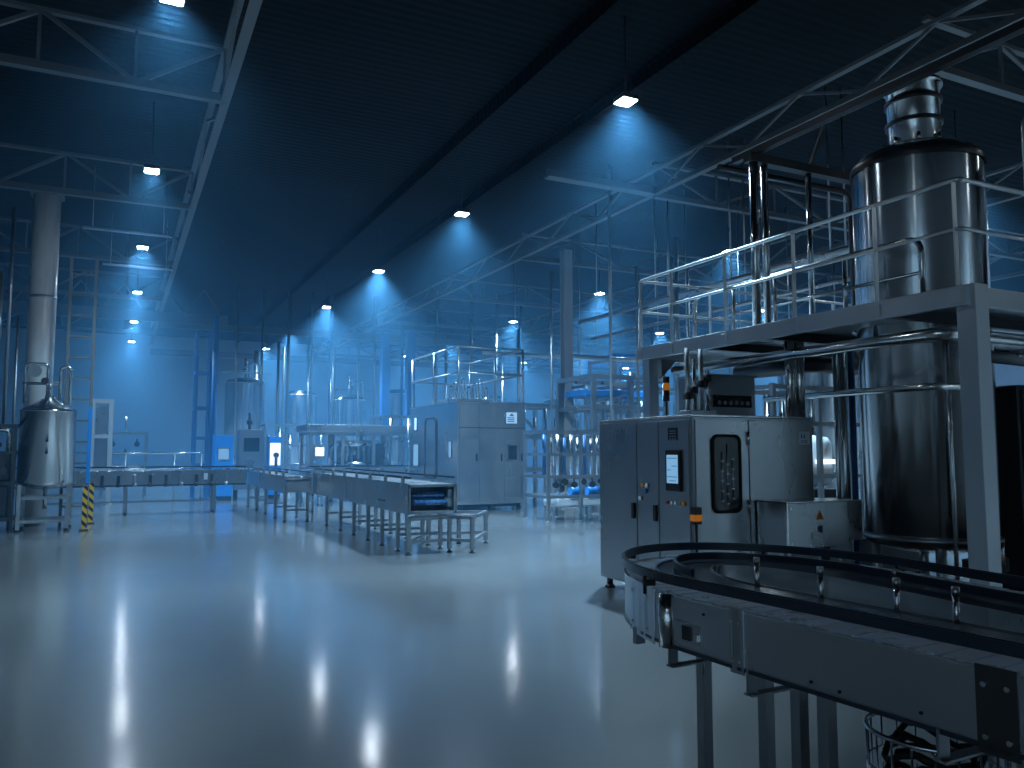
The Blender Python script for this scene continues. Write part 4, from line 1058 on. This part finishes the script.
for k in range(8):
    x = 11.1 + 0.28 * k
    MB().tube([(x, 18.2, 0.5), (x, 18.2, 3.3 - 0.2 * (k % 3)), (x, 18.9, 3.3 - 0.2 * (k % 3))], 0.045, 10, 0.12).build('standing_pipe', 'polish' if k % 2 else 'galv', t)
MB().cyl((10.9, 17.6, 2.75), (13.2, 17.6, 3.45), 0.03, 8).build('brace', 'galv', t)
MB().box(11.0, 13.1, 18.0, 19.2, 3.02, 3.2, bev=0.02).build('duct_tray', 'blue', t)
t = rack('pipe rack with sloping braces behind the two-level valve rack', 10.6, 13.6, 21.5, 23.0, 3.0, (1.0, 2.0, 2.95), 'galv', nx=3, w=0.12)
for x in (10.6, 12.1): MB().bar((x, 21.5, 2.9), (x + 0.9, 21.5, 2.0), 0.06).build('brace', 'galv', t)
for k in range(7): MB().tube([(10.9 + 0.38 * k, 22.2, 0.0), (10.9 + 0.38 * k, 22.2, 2.6 + 0.3 * (k % 2))], 0.06, 10).build('standing_pipe', 'polish', t)
t = thing('steel_column', 'dark steel column rising to the roof right of the centre cabinet', 'column', (11.1, 19.2, 0))
MB().box(10.97, 11.23, 19.07, 19.10, 0, 7.2).box(10.97, 11.23, 19.30, 19.33, 0, 7.2).box(11.085, 11.115, 19.10, 19.30, 0, 7.2).build('shaft', 'paint', t)
MB().box(10.9, 11.3, 19.0, 19.4, 0, 0.03).build('base_plate', 'paint', t)
for k, (x, y, z0, z1, r) in enumerate(((11.2, 14.4, 0, 6.4, 0.05), (9.9, 17.9, 0, 6.2, 0.03), (10.3, 15.75, 2.06, 8.4, 0.035), (11.8, 16.8, 0, 6.3, 0.04), (12.8, 16.0, 0, 6.2, 0.03))):
    pipe(['slim hanger pipe just left of the platform end', 'slim hanger pipe beside the dark steel column', 'slim hanger pipe above the two-level valve rack', 'slim hanger pipe over the tall pipe rack', 'rightmost slim hanger pipe over the tall pipe rack'][k],
         [(x, y, z0), (x, y, z1)], r, 'galv', 'pipe', 'hanger_pipe')
# equipment seen under and behind the platform
t = rack('lit pipe skid glimpsed between the near machine and the tall tank', 8.75, 10.6, 9.0, 10.1, 2.6, (0.6, 1.2, 2.0, 2.55), 'galv', nx=3, w=0.07)
MB().lathe((9.9, 9.45, 0), [(0, 1.0), (0.3, 1.05), (0.36, 1.15), (0.36, 1.7), (0.3, 1.8), (0, 1.85)], 32).build('glass_dome', 'label', t)
MB().cyl((9.66, 9.05, 1.42), (10.14, 9.05, 1.42), 0.035, 14).build('tube_lamp', 'screen_white', t)
MB().box(9.6, 10.1, 9.05, 9.3, 0.62, 1.0, bev=0.02).build('motor_case', 'black', t)
for k in range(6): MB().tube([(8.85 + 0.33 * k, 9.9, 0.1), (8.85 + 0.33 * k, 9.9, 2.5)], 0.05, 10).build('standing_pipe', 'polish', t)
gauge_valves(t, [(8.95, 9.05, 2.0, 0.08), (9.35, 9.05, 1.75, 0.07), (9.2, 9.05, 2.35, 0.09)], 'black')
for k, (x, y, R, z1) in enumerate(((14.3, 10.2, 0.7, 3.6), (13.4, 12.5, 0.8, 3.6), (16.2, 13.6, 0.8, 3.8))):
    vessel('steel tank in shadow behind the platform, %s' % ['nearest of three', 'left one of the rear pair', 'right one of the rear pair'][k], x, y, R, 0.7, z1, 0.3, None, 4, 'round', 2, n=36)

# ================================================================== FAR TANK FARM
far = [(4.8, 36.0, 0.82, 1.0, 4.45, True), (7.6, 38.0, 0.72, 0.9, 4.15, False), (9.4, 36.0, 0.72, 0.9, 3.85, True), (12.2, 37.5, 0.8, 0.9, 4.3, False), (14.6, 36.0, 0.8, 0.9, 3.9, True), (17.4, 38.0, 0.8, 0.9, 4.2, False), (20.5, 36.5, 0.8, 0.9, 4.0, True), (16.5, 29.0, 0.7, 0.8, 3.3, True), (19.0, 27.5, 0.7, 0.8, 3.4, False)]
names = ['far tall steel tank with work platform above, leftmost in the haze', 'far plain steel tank second from the left in the haze', 'far steel tank with valve mast left of the centre cabinet',
         'far steel tank directly behind the centre cabinet railing', 'far steel tank right of the dark column, nearer one', 'far steel tank right of the dark column, deeper one', 'rightmost far steel tank deep in the haze',
         'hazy steel tank behind the braced pipe rack', 'hazy steel tank farther right than the braced rack']
for (x, y, R, z0, z1, mast), lab in zip(far, names):
    t = vessel(lab, x, y, R, z0, z1, 0.25, None, 4, 'round', 2, n=36)
    if mast:
        MB().cyl((x, y, z1 + 0.2), (x, y, z1 + 1.1), 0.05, 10).cyl((x, y, z1 + 0.5), (x, y, z1 + 0.65), 0.12, 12).build('mast', 'polish', t)
        MB().tube([(x + 0.15, y, z1 + 0.2), (x + 0.15, y, z1 + 0.9), (x + 0.6, y, z1 + 0.9), (x + 0.6, y, z1 + 0.1)], 0.035, 8, 0.1).build('vent_pipe', 'polish', t)
        MB().box(x - R - 0.2, x + R + 0.2, y - 0.4, y - 0.3, z1 + 0.42, z1 + 0.48).build('walk_rail', 'galv', t)
for k, (x, y, z0, z1, r, mt) in enumerate([(3.3, 35, 0, 6.2, .07, 'galv'), (6.0, 35, 0, 6.2, .06, 'galv'), (6.5, 36.5, 0, 6.2, .05, 'galv'), (8.5, 35.4, 0, 6.2, .06, 'galv'), (10.6, 35.2, 0, 6.2, .08, 'galv'), (5.6, 38.5, 0, 6.2, .10, 'galv'), (6.9, 33.2, 0, 6.2, .04, 'galv'),
                                            (7.8, 33.0, 0, 6.2, .04, 'galv'), (9.0, 33.2, 0, 6.2, .05, 'galv'), (12.9, 33, 0, 6.2, .07, 'galv'), (15.2, 32, 0, 6.2, .06, 'galv'), (13.5, 27, 0, 6.2, .06, 'galv'), (15.6, 26, 0, 6.2, .05, 'galv'), (18, 31, 0, 6.2, .06, 'galv'), (17.5, 24, 0, 6.2, .05, 'galv'), (20, 24, 0, 6.2, .06, 'galv'), (4.1, 33.5, 0, 8.3, .05, 'galv'), (5.2, 34.2, 0, 8.3, .04, 'galv'), (6.3, 34.4, 0, 8.3, .06, 'galv'), (7.2, 34.0, 0, 8.3, .05, 'galv'), (8.1, 34.4, 0, 8.3, .07, 'bluepipe'), (9.9, 33.8, 0, 8.3, .05, 'galv'), (11.2, 34.0, 0, 8.3, .06, 'bluepipe'), (11.9, 31.5, 0, 8.3, .05, 'galv'), (12.4, 29.0, 0, 8.3, .06, 'galv'), (14.2, 30.5, 0, 8.3, .05, 'galv'), (16.6, 33.0, 0, 8.3, .06, 'galv')]):
    pipe('slim vertical service pipe rising to the roof among the far hazy tanks', [(x, y, z0), (x, y, z1)], r, mt, 'pipe', 'service_pipe', group='service pipes among the far tanks', n=8)
for k, (x, y) in enumerate(((9.5, 31.0), (10.35, 30.4))):
    tag(MB().box(x - 0.16, x + 0.16, y - 0.16, y + 0.16, 0, 6.3, bev=0.01).build('steel_column', 'bluepipe'), ['left blue column of the pair beyond the filler frame', 'right blue column of the pair beyond the filler frame'][k], 'column')
t = rack('tall see-through pipe gantry behind the rotary filler', 8.6, 10.8, 28.5, 29.8, 2.9, (1.0, 2.0, 2.85), 'galv', nx=4, w=0.08)
for k in range(6): MB().tube([(8.8 + 0.35 * k, 29.0, 0), (8.8 + 0.35 * k, 29.0, 2.4 + 0.4 * (k % 2))], 0.06, 10).build('standing_pipe', 'polish', t)
t = rack('far open pipe rack between kiosks and filler frame', 5.0, 7.4, 31.5, 33.0, 2.6, (1.0, 1.8, 2.55), 'galv', nx=4, w=0.08)
for k in range(6): MB().tube([(5.2 + 0.4 * k, 32.0, 0), (5.2 + 0.4 * k, 32.0, 2.2 + 0.3 * (k % 2))], 0.06, 10).build('standing_pipe', 'polish', t)
t = rack('far pipe rack deep right behind the braced rack', 14.2, 19.0, 21.5, 23.0, 4.6, (1.2, 2.4, 3.6, 4.5), 'galv', nx=5, w=0.1)
for k in range(10): MB().tube([(14.4 + 0.45 * k, 22.2, 0), (14.4 + 0.45 * k, 22.2, 3.2 + 0.5 * (k % 3))], 0.06, 10).build('standing_pipe', 'polish', t)
MB().box(14.2, 19.0, 21.4, 22.0, 4.55, 4.7).build('walkway', 'blue', t)

# upright pipes beside the tall tank, under the platform
for k, (x, y, r, mt) in enumerate(((7.22, 6.46, 0.028, 'polish'), (7.40, 6.52, 0.06, 'steel'), (7.68, 6.64, 0.04, 'bluepipe'), (7.16, 5.05, 0.02, 'polish'))):
    pipe('upright pipe hugging the lower tall tank, %s' % ['slim bright one nearest the guard box', 'thick steel one on its left flank', 'dark blue one behind its left flank', 'thinnest one in front'][k], [(x, y, 0), (x, y, PZ0)], r, mt, 'pipe', 'down_pipe')

# ================================================================== PIPE RUNS in the haze on the right
runs = [([(11.6, 9.4, 5.2), (11.6, 19.3, 5.2)], 0.06, 'long pipe run level with the platform railing, upper one'),
        ([(12.0, 9.4, 4.75), (12.0, 19.3, 4.75)], 0.045, 'long pipe run level with the platform railing, lower one'),
        ([(11.3, 20.6, 4.4), (22.0, 20.6, 4.4)], 0.06, 'cross pipe run hung above the pipe racks, nearer one'),
        ([(11.3, 25.4, 5.0), (24.0, 25.4, 5.0)], 0.07, 'cross pipe run hung above the pipe racks, deeper one'),
        ([(14.0, 9.4, 5.9), (14.0, 19.3, 5.9)], 0.08, 'thick high pipe run along the right bay'),
        ([(12.4, 16.4, 3.9), (19.0, 16.4, 3.9)], 0.05, 'low cross pipe run seen beneath the platform railing')]
for pts, r, lab in runs:
    t = thing('pipe_run', lab, 'pipe', pts[0])
    MB().tube(pts, r, 10).build('pipe', 'galv', t)
    a, c = Vector(pts[0]), Vector(pts[1])
    for k in range(4):
        q = a.lerp(c, 0.1 + 0.27 * k)
        MB().cyl((q.x, q.y, q.z), (q.x, q.y, ZC), 0.018, 6).build('hanger', 'galv', t)

t = thing('dark_backing', 'tall dark box added behind the corner column to darken the right edge', 'cabinet', (9.1, 5.5, 0))  # dark box added to block the bright background behind the pipes
MB().box(8.64, 9.6, 5.3, 5.8, 0.1, 2.3, bev=0.02).build('body', 'darksteel', t)
MB().box(8.67, 9.11, 5.27, 5.299, 0.15, 2.25, bev=0.006).build('door', 'darksteel', t)
MB().box(9.13, 9.57, 5.27, 5.299, 0.15, 2.25, bev=0.006).build('door', 'darksteel', t)
MB().box(8.7, 9.55, 5.35, 5.75, 0.0, 0.1).build('plinth', 'black', t)
t = thing('valve_stack', 'small cluster of upright steel valves and tubes left of the hopper', 'valves', (5.83, 7.15, CZ1 + 0.018))
MB().box(5.64, 6.02, 7.05, 7.25, CZ1 + 0.018, CZ1 + 0.10, bev=0.01).build('base', 'galv', t)
for k, (x, z) in enumerate(((5.69, 2.74), (5.78, 2.62), (5.88, 2.74), (5.97, 2.5))):
    MB().cyl((x, 7.15, CZ1 + 0.1), (x, 7.15, z), 0.028, 12).build('tube', 'polish' if k % 2 else 'bright', t)
    MB().cyl((x, 7.15, 2.16 + 0.07 * k), (x, 7.15, 2.24 + 0.07 * k), 0.05, 14).build('valve', 'darksteel', t)
t = thing('dark_floor_block', 'long dark box added over the bright floor behind the tall tank legs, standing for clutter', 'trough', (8.0, 7.3, 0))  # invented dark box, added to hide a bright strip of floor
MB().box(7.1, 9.4, 7.0, 7.6, 0.06, 0.52, bev=0.02).build('body', 'darksteel', t)
MB().box(7.08, 9.42, 6.98, 7.62, 0.52, 0.55, bev=0.008).build('rim', 'galv', t)
for x, y in ((7.2, 7.1), (9.3, 7.1), (7.2, 7.5), (9.3, 7.5)): MB().cyl((x, y, 0), (x, y, 0.07), 0.04, 12).build('foot', 'black', t)
